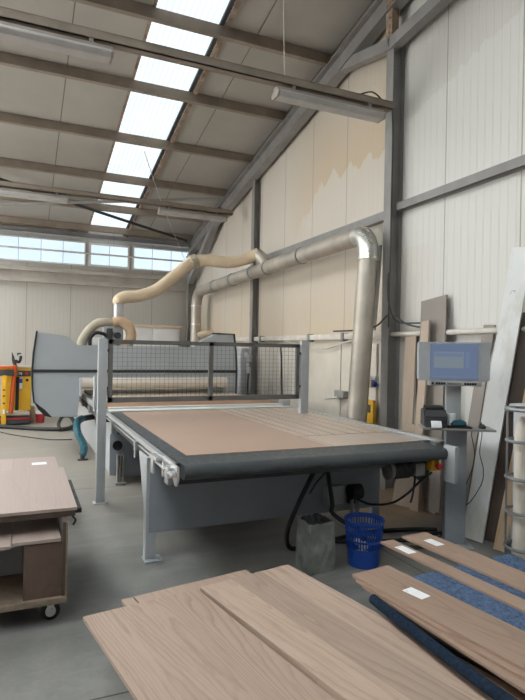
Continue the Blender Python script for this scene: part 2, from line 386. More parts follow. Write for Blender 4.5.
# corrugated translucent skylights
def corrugated(x0, x1, n, name, mat, lab):
    sk = MB(); L0, L1 = YF-.1, YB+.15; bm = sk.bm; prev = None
    for i in range(n+1):
        x = x0+(x1-x0)*i/n; d = .006*math.cos(i*PI/2)
        a = bm.verts.new((x, L0, zr(L0)+.05+d)); b_ = bm.verts.new((x, L1, zr(L1)+.05+d))
        if prev: bm.faces.new((prev[0], a, b_, prev[1]))
        prev = (a, b_)
    return struct(name, sk, mat, lab, 'skylight', smooth=True)
def translucent():
    m = bpy.data.materials.new('translucent_sheet'); m.use_nodes = True; nt = m.node_tree; nt.nodes.clear()
    o = nt.nodes.new('ShaderNodeOutputMaterial'); a = nt.nodes.new('ShaderNodeBsdfTranslucent'); a.inputs[0].default_value = (.80, .84, .86, 1)
    nt.links.new(a.outputs[0], o.inputs[0]); return m
corrugated(SX0, SX1, 88, 'window_4', M['skylight'], 'bright corrugated skylight strip running up the roof')
corrugated(-3.1, -1.1, 90, 'window_5', translucent(), 'unseen second corrugated skylight strip, added for light from above')  # this strip is out of view, added to bring in top light
struct('trim_1', slope(SX1-.035, SX1+.03, YF, YB, -.035, .0), M['rust'], 'rust-flecked flashing along the right edge of the skylight', 'roof trim')
struct('trim_2', slope(SX1-.10, SX1-.04, YF, YB, -.01, .03), M['dark'], 'dark gasket strip beside the rusty skylight flashing', 'roof trim')
struct('trim_3', slope(SX0-.02, SX0+.02, YF, YB, -.012, .0), M['rust'], 'thin flashing along the left edge of the skylight', 'roof trim')
# purlins (Z profiles)
py = [4.05, 5.5, 6.95, 8.38, 9.8, 11.25, 12.65, 13.85]
k = 0
where = ['near the top of the picture', 'second', 'crossing the skylight near the top edge of the photo', 'next below, ending on the rafter beside the long wall', 'midway along the skylight', 'just before the crossed bracing rods', 'behind the crossed bracing rods', 'lowest, above the high windows']
for i, y in enumerate(py):
    zt = zr(y)+.0; d = .145
    p = [(y-.035, zt), (y+.035, zt-.012), (y+.035, zt-.02), (y-.025, zt-.012), (y-.025, zt-d+.012), (y+.035, zt-d+.004), (y+.035, zt-d-.006), (y-.035, zt-d)]
    struct('purlin', MB().prism([(a, b-.002) for a, b in p], 0, XL, XW-.18), M['purlin'], 'dusty steel roof purlin, '+where[i], 'purlin', group='roof purlins', off=V((0, y, zt)))
# rafter along the side wall (I beam following the roof) with knee brace and haunch struts
XR = 3.93
def ibeam_slope(y0, y1, top, depth, xc, w, tf, tw):
    b = MB()
    for (za, zb, hw) in ((top-tf, top, w/2), (top-depth, top-depth+tf, w/2), (top-depth+tf, top-tf, tw/2)):
        b.prism([(y0, zr(y0)+za), (y1, zr(y1)+za), (y1, zr(y1)+zb), (y0, zr(y0)+zb)], 0, xc-hw, xc+hw)
    return b
struct('rafter', ibeam_slope(YF, YB-.05, -.15, .30, 4.05, .16, .016, .012), M['steel'], 'grey steel rafter sloping down along the side wall', 'rafter')
def bar(p0, p1, w, h):
    p0 = V(p0); p1 = V(p1); d = p1-p0; b = MB()
    m = d.to_track_quat('Y', 'Z').to_matrix()
    b.box(-w/2, w/2, -d.length/2, d.length/2, -h/2, h/2)
    for v in b.bm.verts: v.co = m @ v.co + (p0+p1)/2
    return b
struct('brace', bar((4.05, 5.48, 5.37), (4.05, 6.6, 5.62), .12, .14), M['steel'], 'short strut rising from the column head to the rafter', 'brace')
struct('brace', bar((4.05, 5.5, 5.37), (4.05, 3.2, 5.55), .12, .14), M['steel'], 'long strut running from the column head out of the picture', 'brace')
struct('brace', bar((4.02, 13.95, 3.4), (4.02, 11.6, 4.75), .14, .16), M['steel'], 'dark diagonal knee brace in the far corner of the hall', 'brace')
def column(y, h, name, lab, w=.13, d=.13):
    b = MB(); x1 = XW-.005; x0 = x1-d
    b.box(x0, x0+.012, y-w/2, y+w/2, 0, h).box(x1-.012, x1, y-w/2, y+w/2, 0, h).box(x0+.012, x1-.012, y-.008, y+.008, 0, h)
    return struct(name, b, M['steel'], lab, 'column')
c1 = column(5.5, 5.4, 'column', 'grey steel wall column beside the slanting galvanised pipe', .14, .17)
column(9.85, zr(9.85)-.4, 'column', 'slim grey steel wall column behind the mesh fence')
column(14.05, zr(14.05)-.4, 'column', 'grey steel corner column next to the high windows', .16, .22)
cl = MB().box(4.0, 4.1, 5.44, 5.56, 5.4, zr(5.5)-.1)
for i in range(6): cl.cyl((3.985, 5.48, 5.5+i*.09), (4.0, 5.48, 5.5+i*.09), .014, seg=8)
struct('column', cl, M['rust'], 'rusty bolted stub above the tall wall column', 'column')
# girts
struct('girt', MB().box(XW-.09, XW, YF, 5.43, 3.44, 3.452).box(XW-.01, XW, YF, 5.43, 3.35, 3.46).box(XW-.09, XW-.08, YF, 5.43, 3.36, 3.452), M['steel'], 'grey steel rail across the clean wall panels', 'girt')
struct('girt', MB().box(XW-.09, XW, 5.58, 9.78, 3.30, 3.41), M['steel'], 'grey steel rail behind the galvanised pipe', 'girt')
eb = MB().box(XL, 3.98, 13.98, 14.06, 4.30, 4.40).box(XL, 3.98, 13.92, 14.12, 4.29, 4.30)
struct('beam', eb, M['steel'], 'dark eaves beam above the high windows', 'beam')
gb = MB().box(XL, 3.97, 14.12, 14.24, 3.42, 3.52).box(XL, 3.97, 14.14, 14.28, 3.16, 3.26).box(XL, 3.97, 14.2, 14.29, 3.26, 3.42)
struct('beam', gb, M['rail_dust'], 'dusty rail running under the high windows', 'beam')
# tie beams that carry the lamps
def tie(y, z, x1, name, lab, m):
    b = MB().box(XL, x1, y-.05, y+.05, z, z+.012).box(XL, x1, y-.05, y-.04, z, z+.09).box(XL, x1, y+.04, y+.05, z, z+.09).box(XL, x1, y-.05, y+.05, z+.085, z+.095)
    return struct(name, b, m, lab, 'beam')
tie(5.42, 4.53, 3.99, 'beam', 'dusty horizontal tie beam carrying the near strip lights', M['purlin'])
tie(10.45, 4.36, 3.86, 'beam', 'dusty horizontal tie beam carrying the far strip lights', M['purlin'])
# bracing rods
struct('bracing_rod', MB().tube([(-4.0, 9.9, zr(9.9)-.22), (3.85, 13.75, zr(13.75)-.20)], .034, 10), M['dark'], 'dark bracing rod falling towards the far corner', 'bracing rod', smooth=True)
struct('bracing_rod', MB().tube([(-4.2, 14.0, 4.33), (3.85, 11.2, zr(11.2)-.24)], .034, 10), M['steel'], 'grey bracing rod rising towards the side wall', 'bracing rod', smooth=True)
# windows
for i, (a, b_) in enumerate(((-2.6, 1.43), (1.505, 2.505), (2.59, 4.12))):
    nm = 'window_%d' % (i+1); f = MB(); t_ = .05 if i == 1 else .03
    f.box(a, b_, YB-.03, YB+.06, z0, z0+t_).box(a, b_, YB-.03, YB+.06, z1-t_, z1).box(a, a+t_, YB-.03, YB+.06, z0+t_, z1-t_).box(b_-t_, b_, YB-.03, YB+.06, z0+t_, z1-t_)
    w = struct(nm, f, M['white'], ['long high window at the end wall, left of the small opening window', 'small framed opening window between the two long high windows', 'high window at the end wall nearest the corner column'][i], 'window')
    p = MB().box(a+t_, b_-t_, YB+.01, YB+.03, z0+t_, z1-t_); p.build('pane', M['window'], w, smooth=False)
    g = MB(); x = a+.5
    while x < b_-.2: g.box(x-.006, x+.006, YB+.0, YB+.012, z0+t_, z1-t_); x += .5
    g.build('glazing_bars', M['lens'], w, smooth=False)
single('conduit', MB().tube([(-4, 14.05, 3.93), (3.96, 14.05, 3.93)], .022, 8), M['trunk'], 'pale conduit running across the high windows', 'conduit', (0, 14.05, 3.93))

# ------------------------------------------------------------------ strip lights
def fixture(x0, x1, y, z, lab):
    """twin-tube strip light hanging under a tie beam"""
    t = thing('strip_light', lab, 'lamp', ((x0+x1)/2, y, z), 'unlit strip lights under the tie beams')
    MB().box(x0, x1, y-.05, y+.05, z-.045, z, .006).build('housing', M['fixture'], t)
    b = MB(); prof = [(y-.085, z-.045), (y-.095, z-.075), (y-.07, z-.115), (y+.07, z-.115), (y+.095, z-.075), (y+.085, z-.045)]
    b.prism(prof, 0, x0+.02, x1-.02, .004).build('diffuser', M['lens'], t)
    for x in (x0, x1-.02): MB().prism([(a, q) for a, q in prof], 0, x, x+.02).build('end_cap', M['fixture'], t)
    for yy in (y-.035, y+.035): MB().cyl((x0+.05, yy, z-.08), (x1-.05, yy, z-.08), .013, seg=10).build('lamp_tube', M['white'], t)
    for x in (x0+.2, x1-.2): MB().box(x-.02, x+.02, y-.055, y+.055, z-.0, z+.03).build('clip', M['fixture'], t)
    return t
fixture(-.75, .75, 5.42, 4.50, 'dusty strip light left of the skylight under the near tie beam')
fixture(2.47, 3.86, 5.42, 4.50, 'dusty strip light beside the wall column under the near tie beam')
fixture(-.8, .73, 10.45, 4.33, 'far strip light beyond the skylight, left end of the far tie beam')
fixture(2.36, 3.72, 10.45, 4.33, 'far strip light meeting the rafter at the right of the far tie beam')
single('hanging_wire', MB().tube([(2.58, 5.42, 4.6), (2.56, 5.5, 6.15)], .004, 6), M['trunk'], 'thin wire holding the strip light beside the wall column', 'wire', (2.58, 5.42, 4.6))
single('hanging_wire', MB().tube([(1.95, 9.85, 5.15), (2.7, 11.6, 4.7), (3.85, 13.9, 3.95)], .006, 6, 6), M['trunk'], 'thin slack wire hanging from the skylight to the far corner', 'wire', (1.95, 9.85, 5.15))
single('cable', MB().tube([(3.55, 5.42, 4.64), (3.75, 5.45, 4.72), (3.95, 5.5, 4.66), (4.0, 5.4, 4.5), (3.995, 5.38, 3.4), (4.0, 5.4, 1.95)], .009, 8, 6), M['dark'], 'grey cable looping from the strip light down the wall column', 'cable', (4.0, 5.56, 1.9))

# ------------------------------------------------------------------ right wall fittings
t = thing('cable_trunking', 'pale horizontal cable trunking fixed along the dusty side wall', 'trunking', (4.15, 8, 1.85))
MB().box(4.12, 4.195, 5.62, 13.6, 1.82, 1.90, .004).build('channel', M['trunk'], t)
MB().cyl((4.13, 5.5, 1.87), (4.13, 3.0, 1.88), .03).build('conduit_pipe', M['trunk'], t)
for y in (11.5, 9.5, 7.6, 6.6): MB().box(4.10, 4.195, y-.03, y+.03, 1.79, 1.915, .004).build('clamp', M['steel'], t)
for pts, lab in (([(4.11, 8.4, 1.81), (4.10, 7.7, 1.72), (4.10, 7.1, 1.68), (4.10, 6.5, 1.78), (4.10, 6.0, 1.82)], 'pale cable sagging below the trunking over the white doors'),
                 ([(3.97, 6.6, 1.93), (3.97, 6.0, 1.93), (3.97, 5.6, 1.97), (3.98, 5.34, 2.1), (4.08, 5.15, 1.98), (4.16, 4.95, 1.94), (4.18, 4.8, 1.95)], 'dark cable looping around the column above the trunking'),
                 ([(4.0, 5.41, 2.6), (4.0, 5.40, 2.25), (4.05, 5.3, 2.02), (4.17, 4.95, 1.99), (4.18, 4.75, 1.98)], 'thin cable swinging from the column to the leaning boards')):
    single('cable', MB().tube(pts, .011, 8, 8), M['trunk'] if 'pale' in lab else M['dark'], lab, 'cable', pts[0], 'cables on the side wall')
# double door under the trunking
d = struct('door_1', MB().box(4.165, 4.198, 6.72, 7.66, .02, 1.76, .004), M['door'], 'white metal double door below the cable trunking', 'door')
MB().box(4.165, 4.198, 5.86, 6.70, .02, 1.76, .004).build('door_leaf', M['door'], d)
lk = MB().box(4.08, 4.17, 6.50, 6.74, 1.0, 1.10, .006).build('lock_box', M['steel'], d)
MB().cyl((4.06, 6.6, 1.01), (4.0, 6.85, .97), .014).build('latch_handle', M['chrome'], lk)
# air valve, yellow level, cable hook
t = thing('air_valve', 'blue and brass compressed-air valve on the wall by the column', 'valve', (4.15, 5.9, 1.25))
MB().cyl((4.13, 6.12, 1.26), (4.13, 5.82, 1.24), .035).build('valve_body', M['blue_plastic'], t)
MB().box(4.09, 4.16, 5.86, 5.9, 1.2, 1.3, .005).cyl((4.1, 5.96, 1.28), (4.1, 5.96, 1.36), .02).build('brass_fitting', M['plywood'], t)
MB().box(4.15, 4.2, 5.85, 6.1, 1.2, 1.34, .004).build('mounting_plate', M['grey_light'], t)
t = thing('spirit_level', 'yellow box-section level standing upright beside the wall column', 'level', (4.1, 5.85, 0))
MB().box(4.07, 4.12, 5.78, 5.95, 0, 1.04, .004).build('level_body', M['yellow'], t)
for z in (.3, .6, .88): MB().box(4.062, 4.07, 5.83, 5.9, z, z+.1).build('slot', M['dark'], t)
t = thing('hanging_hose', 'short grey hose hooked on the wall right of the fence', 'hose', (4.1, 7.7, 1.6))
MB().tube([(4.15, 7.86, 1.72), (4.07, 7.83, 1.64), (4.05, 7.72, 1.58), (4.06, 7.66, 1.48), (4.09, 7.64, 1.4)], .022, 10, 6).build('hose', M['hose_grey'], t)
MB().box(4.12, 4.2, 7.83, 7.9, 1.68, 1.76, .005).build('hook', M['steel'], t)
t = thing('air_regulator', 'air regulator with gauge hung on the column behind the fence', 'regulator', (4.0, 9.75, 1.3))
MB().cyl((4.0, 9.75, 1.42), (4.0, 9.75, 1.56), .06).cyl((4.0, 9.75, 1.2), (4.0, 9.75, 1.4), .045).build('filter_bowl', M['alu'], t)
MB().cyl((3.93, 9.75, 1.55), (3.96, 9.75, 1.55), .05).build('gauge', M['white'], t)
MB().tube([(4.0, 9.75, 1.2), (3.98, 9.74, .9), (4.0, 9.7, .5), (4.03, 9.7, .1)], .018, 8, 5).build('hose', M['dark'], t)
MB().box(3.98, 4.04, 9.7, 9.8, 1.32, 1.5, .004).build('bracket', M['steel'], t)
single('cable', MB().tube([(4.15, 8.55, 1.72), (4.05, 8.45, 1.70), (4.05, 8.42, 1.5), (4.06, 8.40, .9), (4.08, 8.4, .4)], .016, 8, 6), M['black'], 'black cable dropping down the wall behind the mesh fence', 'cable', (4.1, 8.5, .4), 'cables on the side wall')
t = thing('wall_cabinet', 'pale grey-blue cabinet standing by the wall beyond the fence', 'cabinet', (4.0, 10.2, 0))
MB().box(3.95, 4.18, 9.98, 11.0, 0, 1.68, .006).build('body', M['grey_light'], t)
MB().box(3.935, 3.95, 10.02, 10.5, .1, 1.62, .003).build('door', M['grey_light'], t)
MB().cyl((3.93, 10.52, .2), (3.93, 10.52, 1.6), .025).build('grip_bar', M['white'], t)

# ------------------------------------------------------------------ extraction ducts
t = thing('extraction_pipe', 'dusty galvanised extraction pipe running along the side wall and slanting down', 'duct', (3.85, 6, 0))
PR = .12
def elbow(p0, c, p1, k=8):
    p0, c, p1 = V(p0), V(c), V(p1); return [(p0*(1-s)**2+c*2*s*(1-s)+p1*s*s) for s in [i/k for i in range(k+1)]]
Pa, Pb = V((3.85, 12.35, 3.02)), V((3.85, 5.86, 3.10))
MB().tube([Pa, Pb], PR, 24).build('long_run', M['galv'], t)
el = elbow(Pb, (3.85, 5.62, 3.11), (3.835, 5.60, 2.78), 6)
MB().tube(el, PR+.004, 24).build('elbow', M['galv_new'], t)
MB().tube([(3.835, 5.60, 2.80), (3.62, 5.47, .75), (3.55, 5.43, .02)], PR, 24).build('down_pipe', M['galv'], t)
ef = elbow(Pa, (3.85, 12.72, 3.02), (3.84, 12.75, 2.72), 6)
MB().tube(ef, PR+.004, 24).build('elbow', M['galv'], t)
MB().tube([(3.84, 12.78, 2.72), (3.84, 12.78, .02)], PR, 24).build('drop_pipe', M['galv'], t)
for y in (11.4, 10.3, 9.25, 8.6, 7.35): MB().cyl((3.85, y-.02, 3.02+.0126*(12.35-y)), (3.85, y+.02, 3.02+.0126*(12.35-y)), PR+.010, seg=24).build('joint_ring', M['rack'], t)
MB().cyl((3.838, 5.602, 2.80), (3.832, 5.598, 2.75), PR+.012, seg=24).build('joint_ring', M['galv_new'], t)
MB().cyl((3.84, 12.78, 2.70), (3.84, 12.78, 2.66), PR+.012, seg=24).cyl((3.84, 12.78, 2.25), (3.84, 12.78, 2.22), PR+.012, seg=24).build('joint_ring', M['galv_new'], t)
MB().tube([(3.85, 8.62, 3.07), (3.82, 8.72, 3.2), (3.76, 8.86, 3.32)], .11, 20, 4).build('branch', M['galv'], t)
single('pipe', MB().tube([(4.05, 5.70, 2.98), (4.05, 5.72, 2.7), (4.05, 5.80, 1.93)], .05, 16), M['white'], 'white plastic pipe on the wall behind the slanting galvanised pipe', 'pipe', (4.06, 5.9, 1.9))

t = thing('fabric_hose', 'cream fabric extraction hose arching from the machine hood to the wall pipe', 'hose', (1.4, 9.2, 2.3))
A0 = [(1.455, 9.2, 2.37), (1.46, 9.2, 2.42), (1.56, 9.2, 2.48), (1.78, 9.2, 2.51), (2.1, 9.2, 2.65), (2.5, 9.2, 3.0), (2.70, 9.2, 3.16)]
MB().tube(A0, .1, 20, 8).build('lower_sleeve', M['fabric'], t)
MB().tube([(2.70, 9.2, 3.16), (2.95, 9.15, 3.19), (3.3, 9.05, 3.17), (3.6, 8.95, 3.25), (3.78, 8.84, 3.34)], .105, 20, 8).build('upper_sleeve', M['fabric'], t)
MB().cyl((2.66, 9.2, 3.13), (2.76, 9.2, 3.175), .125, seg=20).build('coupling', M['hose_grey'], t)

# ------------------------------------------------------------------ CNC router behind the fence
t = thing('router_machine', 'long grey panel router with bulging hood and pale bed behind the fence', 'machine', (2.1, 9.0, 0))
MB().box(1.1, 3.25, 6.84, 13.0, .06, .80, .01).build('base', M['grey_blue'], t)
MB().box(1.085, 1.10, 7.3, 12.9, .0, .79, .003).build('side_panel', M['grey_light'], t)
bd = MB().box(.98, 3.45, 6.935, 13.0, .80, .872, .004).build('bed', M['alu'], t)
MB().box(1.0, 3.4, 6.94, 12.0, .872, .895).build('spoilboard', M['mdf'], bd, smooth=False)
MB().box(.93, .985, 6.94, 12.9, .80, .888, .006).box(.925, .94, 6.94, 12.9, .83, .85).build('guide_rail', M['alu'], t)
MB().box(.955, 1.09, 7.3, 12.8, .68, .80, .004).build('cable_tray', M['dark'], t)
for y in (7.6, 8.6, 9.6, 10.6):
    MB().box(.94, 1.0, y-.05, y+.05, .66, .80, .004).cyl((.93, y, .74), (.95, y, .74), .02, seg=10).build('stop_bracket', M['steel'], t)
fp = MB().box(1.0, 3.2, 6.80, 6.84, .10, .79, .004).build('front_panel', M['grey_blue'], t)
MB().cyl((1.09, 6.785, .46), (1.09, 6.81, .46), .058, seg=24).build('round_port', M['black'], fp)
MB().box(1.52, 1.68, 6.79, 6.80, .20, .68).build('vent_slot', M['black'], fp)
for x in (1.12, 3.0):
    MB().box(x-.06, x+.06, 6.68, 6.82, .0, .03, .004).box(x-.04, x-.025, 6.72, 6.80, .03, .36, .003).box(x+.025, x+.04, 6.72, 6.80, .03, .36, .003).cyl((x, 6.75, .03), (x, 6.75, .34), .018, seg=12).build('foot', M['steel'], t)
MB().cyl((1.12, 6.76, .70), (1.12, 6.86, .70), .05).box(1.08, 1.2, 6.76, 6.82, .60, .66, .004).build('cable_gland', M['dark'], t)
MB().box(.985, 3.42, 6.69, 6.93, .872, .892, .004).box(.985, 3.42, 6.86, 6.93, .892, .915, .004).build('cross_bar', M['white'], t)
MB().box(3.3, 3.42, 6.80, 6.90, .892, .97, .006).cyl((3.26, 6.83, .95), (3.34, 6.83, .95), .025).build('bar_bracket', M['alu'], t)
MB().box(.825, .862, 6.95, 7.06, .88, 1.29, .004).box(.825, .985, 6.95, 7.06, .86, .885, .003).build('sensor_post', M['grey_light'], t)
# hood
hy0, hy1 = 8.8, 9.02
out = [(.212, 1.852), (.178, 1.55), (.161, 1.275), (.172, 1.0), (.196, .816), (.343, .694), (.442, .586), (.80, .578), (.84, .95), (.84, 1.17), (3.06, 1.17), (3.06, .95), (3.1, .578), (3.3, .6), (3.372, .85), (3.378, 1.27), (3.362, 1.6), (3.325, 1.897), (3.0, 1.90), (2.76, 1.78), (2.62, 1.68), (.80, 1.668), (.62, 1.805)]
h = MB().prism(out, 1, hy0, hy1, .006).build('hood', M['hood'], t, smooth=False)
MB().box(.165, 3.372, hy0-.012, hy0, 1.253, 1.298, .002).build('dark_stripe', M['black_stripe'], h)
e1 = MB().prism([(.20, 1.87), (.16, 1.55), (.143, 1.275), (.155, 1.0), (.18, .80), (.2, .80), (.178, 1.0), (.167, 1.275), (.184, 1.55), (.222, 1.87)], 1, hy0-.015, hy1).build('edge_strip', M['black_stripe'], h, smooth=False)
MB().prism([(3.34, 1.915), (3.38, 1.6), (3.396, 1.27), (3.388, .85), (3.362, .85), (3.37, 1.27), (3.352, 1.6), (3.31, 1.90), (3.0, 1.905), (3.0, 1.925)], 1, hy0-.015, hy1).build('edge_strip', M['black_stripe'], h, smooth=False)
MB().prism([(.196, .80), (.343, .68), (.442, .575), (.343, .6), (.25, .7)], 1, hy0+.02, hy1-.02).build('corner_seal', M['black'], h, smooth=False)
# the rest of the gantry behind the front skin
MB().box(.45, 3.15, hy1, 9.9, 1.2, 1.62, .01).box(.45, .82, hy1, 9.9, .62, 1.2, .01).box(3.1, 3.3, hy1, 9.9, .9, 1.62, .01).build('gantry_beam', M['grey_light'], t)
MB().cyl((.835, 8.68, 1.095), (3.15, 8.68, 1.095), .085, seg=28).build('roller', M['roller'], t)
for x in (.82, 3.15): MB().box(x, x+.02, 8.6, 8.8, .912, 1.17, .006).build('roller_bracket', M['grey_light'], t)
u = MB().box(1.22, 1.52, 9.1, 9.35, 1.62, 2.0, .012).build('spindle_unit', M['grey_light'], t)
MB().box(1.25, 1.34, 9.03, 9.1, 1.75, 1.95, .008).cyl((1.42, 9.02, 1.84), (1.42, 9.12, 1.84), .05).build('spindle_motor', M['dark'], u)
MB().cyl((1.455, 9.2, 1.98), (1.455, 9.2, 2.36), .085, seg=24).box(1.34, 1.52, 9.12, 9.3, 2.0, 2.05, .004).build('extraction_spigot', M['alu'], t)
MB().tube([(.87, 9.15, 1.62), (.90, 9.15, 1.76), (1.0, 9.15, 1.92), (1.13, 9.15, 2.03), (1.28, 9.15, 2.04), (1.36, 9.18, 2.0)], .075, 18, 8).build('grey_hose', M['hose_grey'], t)
MB().tube([(1.36, 9.12, 2.05), (1.48, 9.1, 2.07), (1.60, 9.08, 1.98), (1.64, 9.08, 1.84), (1.60, 9.08, 1.72), (1.52, 9.08, 1.62)], .085, 18, 8).build('tan_hose', M['hose_tan'], t)
MB().tube([(1.0, 9.08, 1.66), (1.0, 9.08, 1.78), (1.08, 9.08, 1.87), (1.2, 9.08, 1.86), (1.28, 9.08, 1.8)], .028, 12, 6).build('energy_chain', M['black'], t)
MB().box(1.04, 1.16, 9.04, 9.1, 1.68, 1.80, .006).build('control_box', M['white'], t)
MB().sphere((3.0, 9.25, 1.90), .17, (1.1, .8, .45)).cyl((3.0, 9.25, 1.6), (3.0, 9.25, 1.9), .1).build('dusty_cover', M['fabric'], t)
single('pale_sheet', MB().box(1.0, 3.3, 7.8, 11.2, .896, .91), M['mdf_pale'], 'pale sheet lying on the router bed under the hood', 'sheet', (2, 10.2, .896), smooth=False)
t = thing('storage_cabinet', 'off-white cabinet with a dust-covered top behind the machine hood', 'cabinet', (2.55, 11.4, 0))
MB().box(2.2, 3.52, 13.05, 13.6, 0, 2.13, .008).build('body', M['white'], t)
MB().box(2.15, 3.57, 13.0, 13.65, 2.13, 2.19, .01).build('dusty_top', M['fabric'], t)
for x in (2.23, 2.87): MB().box(x, x+.61, 13.03, 13.05, .1, 2.1, .003).build('door', M['white'], t)

# ------------------------------------------------------------------ safety fence
t = thing('safety_fence', 'grey framed wire-mesh safety fence standing across the machine', 'fence', (2, 6.0, 0))
MB().box(.745, .835, 5.96, 6.04, .012, 1.735, .004).build('post', M['grey_light'], t)
MB().box(3.145, 3.245, 5.96, 6.04, .012, 1.77, .004).build('post', M['grey_light'], t)
for x in (.79, 3.195): MB().box(x-.07, x+.07, 5.94, 6.06, 0, .012, .003).build('foot_plate', M['grey_light'], t)
fr = MB(); fx0, fx1, fz0, fz1 = .85, 3.125, 1.06, 1.73
fr.box(fx0, fx1, 5.98, 6.02, fz1-.045, fz1).box(fx0, fx1, 5.98, 6.02, fz0, fz0+.055).box(fx0, fx0+.045, 5.98, 6.02, fz0, fz1).box(fx1-.045, fx1, 5.98, 6.02, fz0, fz1).box(1.965, 2.015, 5.98, 6.02, fz0, fz1)
fr.build('frame', M['wire'], t, smooth=False)
for a, b_ in ((fx0+.045, 1.965), (2.015, fx1-.045)):
    w = MB(); n = int((b_-a)/.05)
    for i in range(1, n): x = a+(b_-a)*i/n; w.box(x-.0013, x+.0013, 5.997, 6.001, fz0+.05, fz1-.04)
    n = 12
    for i in range(1, n): z = fz0+.055+(fz1-fz0-.1)*i/n; w.box(a, b_, 6.001, 6.005, z-.0013, z+.0013)
    w.build('mesh_panel', M['wire'], t, smooth=False)
for z in (1.2, 1.6):
    MB().box(.83, .86, 5.985, 6.015, z, z+.03).build('hinge', M['dark'], t); MB().box(3.12, 3.15, 5.985, 6.015, z, z+.03).build('hinge', M['dark'], t)

# ------------------------------------------------------------------ outfeed conveyor table
t = thing('conveyor_table', 'wide grey outfeed conveyor with black belt in front of the fence', 'conveyor', (2.1, 5, 0))
BZ, R = .876, .05
prof = [(6.68, BZ), (3.50+R, BZ)]+[(3.50+R-R*math.sin(a), BZ-R+R*math.cos(a)) for a in [PI*i/14 for i in range(1, 15)]]+[(6.68, BZ-2*R)]
MB().prism(prof, 0, 1.0, 3.21).build('belt', M['belt'], t)
MB().prism([(3.62, .878), (6.68, .878), (6.68, .842), (3.66, .842)], 0, .93, .975, .004).box(.935, .96, 3.9, 6.68, .805, .822, .003).build('side_rail', M['alu'], t)
MB().prism([(3.75, .886), (6.68, .886), (6.68, .79), (3.85, .79)], 0, 3.36, 3.44, .004).box(3.21, 3.36, 3.9, 6.68, .80, .876).build('side_rail', M['alu'], t)
MB().box(.975, 1.0, 3.62, 6.68, .80, .874).build('slide_strip', M['black_stripe'], t)
# belt tensioner at the near left corner
br = MB().prism([(3.46, .885), (3.85, .888), (3.85, .86), (3.62, .82), (3.53, .75), (3.49, .75), (3.45, .80)], 0, .935, .95, .003).build('tension_plate', M['chrome'], t)
MB().box(.895, .935, 3.56, 3.66, .79, .86, .004).build('tension_block', M['chrome'], br)
MB().box(.885, .935, 3.86, 4.06, .845, .872, .004).box(.885, .90, 3.95, 4.02, .74, .85, .003).build('tension_bracket', M['chrome'], br)
MB().box(.90, .935, 3.70, 3.74, .77, .87, .004).build('stop_plate', M['chrome'], br)
MB().cyl((.905, 3.45, .83), (.905, 3.95, .83), .010, seg=10).cyl((.93, 3.5, .83), (.90, 3.5, .83), .022, seg=12).build('tension_bolt', M['alu'], br)
MB().box(.945, .985, 3.74, 3.84, .70, .80, .005).build('sensor_block', M['grey_light'], t)
for y in (4.75, 6.1): MB().box(.90, .93, y-.025, y+.025, .77, .85, .004).cyl((.912, y, .71), (.912, y, .77), .012, seg=10).build('clip', M['alu'], t)
# supports
LY = 4.24
def gusset(x0, x1): return MB().prism([(LY, .012), (LY+.09, .012), (LY+.09, .40), (LY+.32, .80), (LY, .80)], 0, x0, x1, .003)
gusset(.905, .925).box(.925, .985, LY, LY+.05, .012, .80, .003).build('leg', M['grey_light'], t)
gusset(3.06, 3.08).box(3.0, 3.06, LY, LY+.05, .012, .80, .003).build('leg', M['grey_blue'], t)
MB().box(.93, 3.06, LY-.012, LY, .22, .80, .003).build('front_panel', M['grey_blue'], t)
for x in (.945, 3.03): MB().box(x-.05, x+.09, LY-.05, LY+.09, 0, .012, .003).cyl((x+.06, LY-.02, .012), (x+.06, LY-.02, .03), .012, seg=8).build('foot_plate', M['grey_blue'], t)
for x in (1.4, 2.9): MB().box(x-.03, x+.03, 6.6, 6.66, 0, .80, .003).build('leg', M['grey_blue'], t)
MB().box(.99, 3.2, 3.66, 6.7, .72, .775).build('belt_pan', M['dark'], t)
# drive end
MB().box(3.21, 3.262, 3.425, 3.56, .595, .90, .02).build('end_plate', M['grey_light'], t)
MB().prism([(2.95, .79), (3.208, .79), (3.208, .565), (3.12, .565), (3.0, .63)], 1, 3.72, 3.76, .004).build('drive_guard', M['dark'], t)
mt = MB().cyl((2.79, 3.70, .685), (2.98, 3.70, .685), .068, seg=24).build('motor', M['dark'], t)
mb = MB()
for i in range(7): mb.cyl((2.80+i*.024, 3.70, .685), (2.81+i*.024, 3.70, .685), .075, seg=24)
mb.build('cooling_fins', M['dark'], mt)
MB().cyl((2.755, 3.70, .685), (2.79, 3.70, .685), .076, seg=24).build('fan_cover', M['steel'], mt)
MB().box(2.985, 3.085, 3.62, 3.72, .635, .74, .01).build('gearbox', M['steel'], t)
es = MB().box(3.115, 3.195, 3.58, 3.65, .675, .765, .008).build('stop_box', M['yellow'], t)
MB().cyl((3.16, 3.58, .72), (3.16, 3.545, .72), .014, seg=14).cyl((3.16, 3.55, .72), (3.16, 3.528, .72), .027, .024, seg=18).build('stop_button', M['red'], es)
# boxes on the panel
MB().box(2.47, 2.635, LY-.09, LY-.012, .305, .465, .006).build('junction_box', M['grey_light'], t)
MB().cyl((2.70, LY-.08, .40), (2.81, LY-.08, .40), .068, seg=20).box(2.71, 2.80, LY-.07, LY-.012, .29, .35).build('vacuum_pump', M['black'], t)
MB().cyl((2.73, LY-.07, .33), (2.73, LY-.07, .05), .016, seg=12).cyl((2.79, LY-.07, .33), (2.79, LY-.07, .04), .02, seg=12).build('drain_pipe', M['steel'], t)

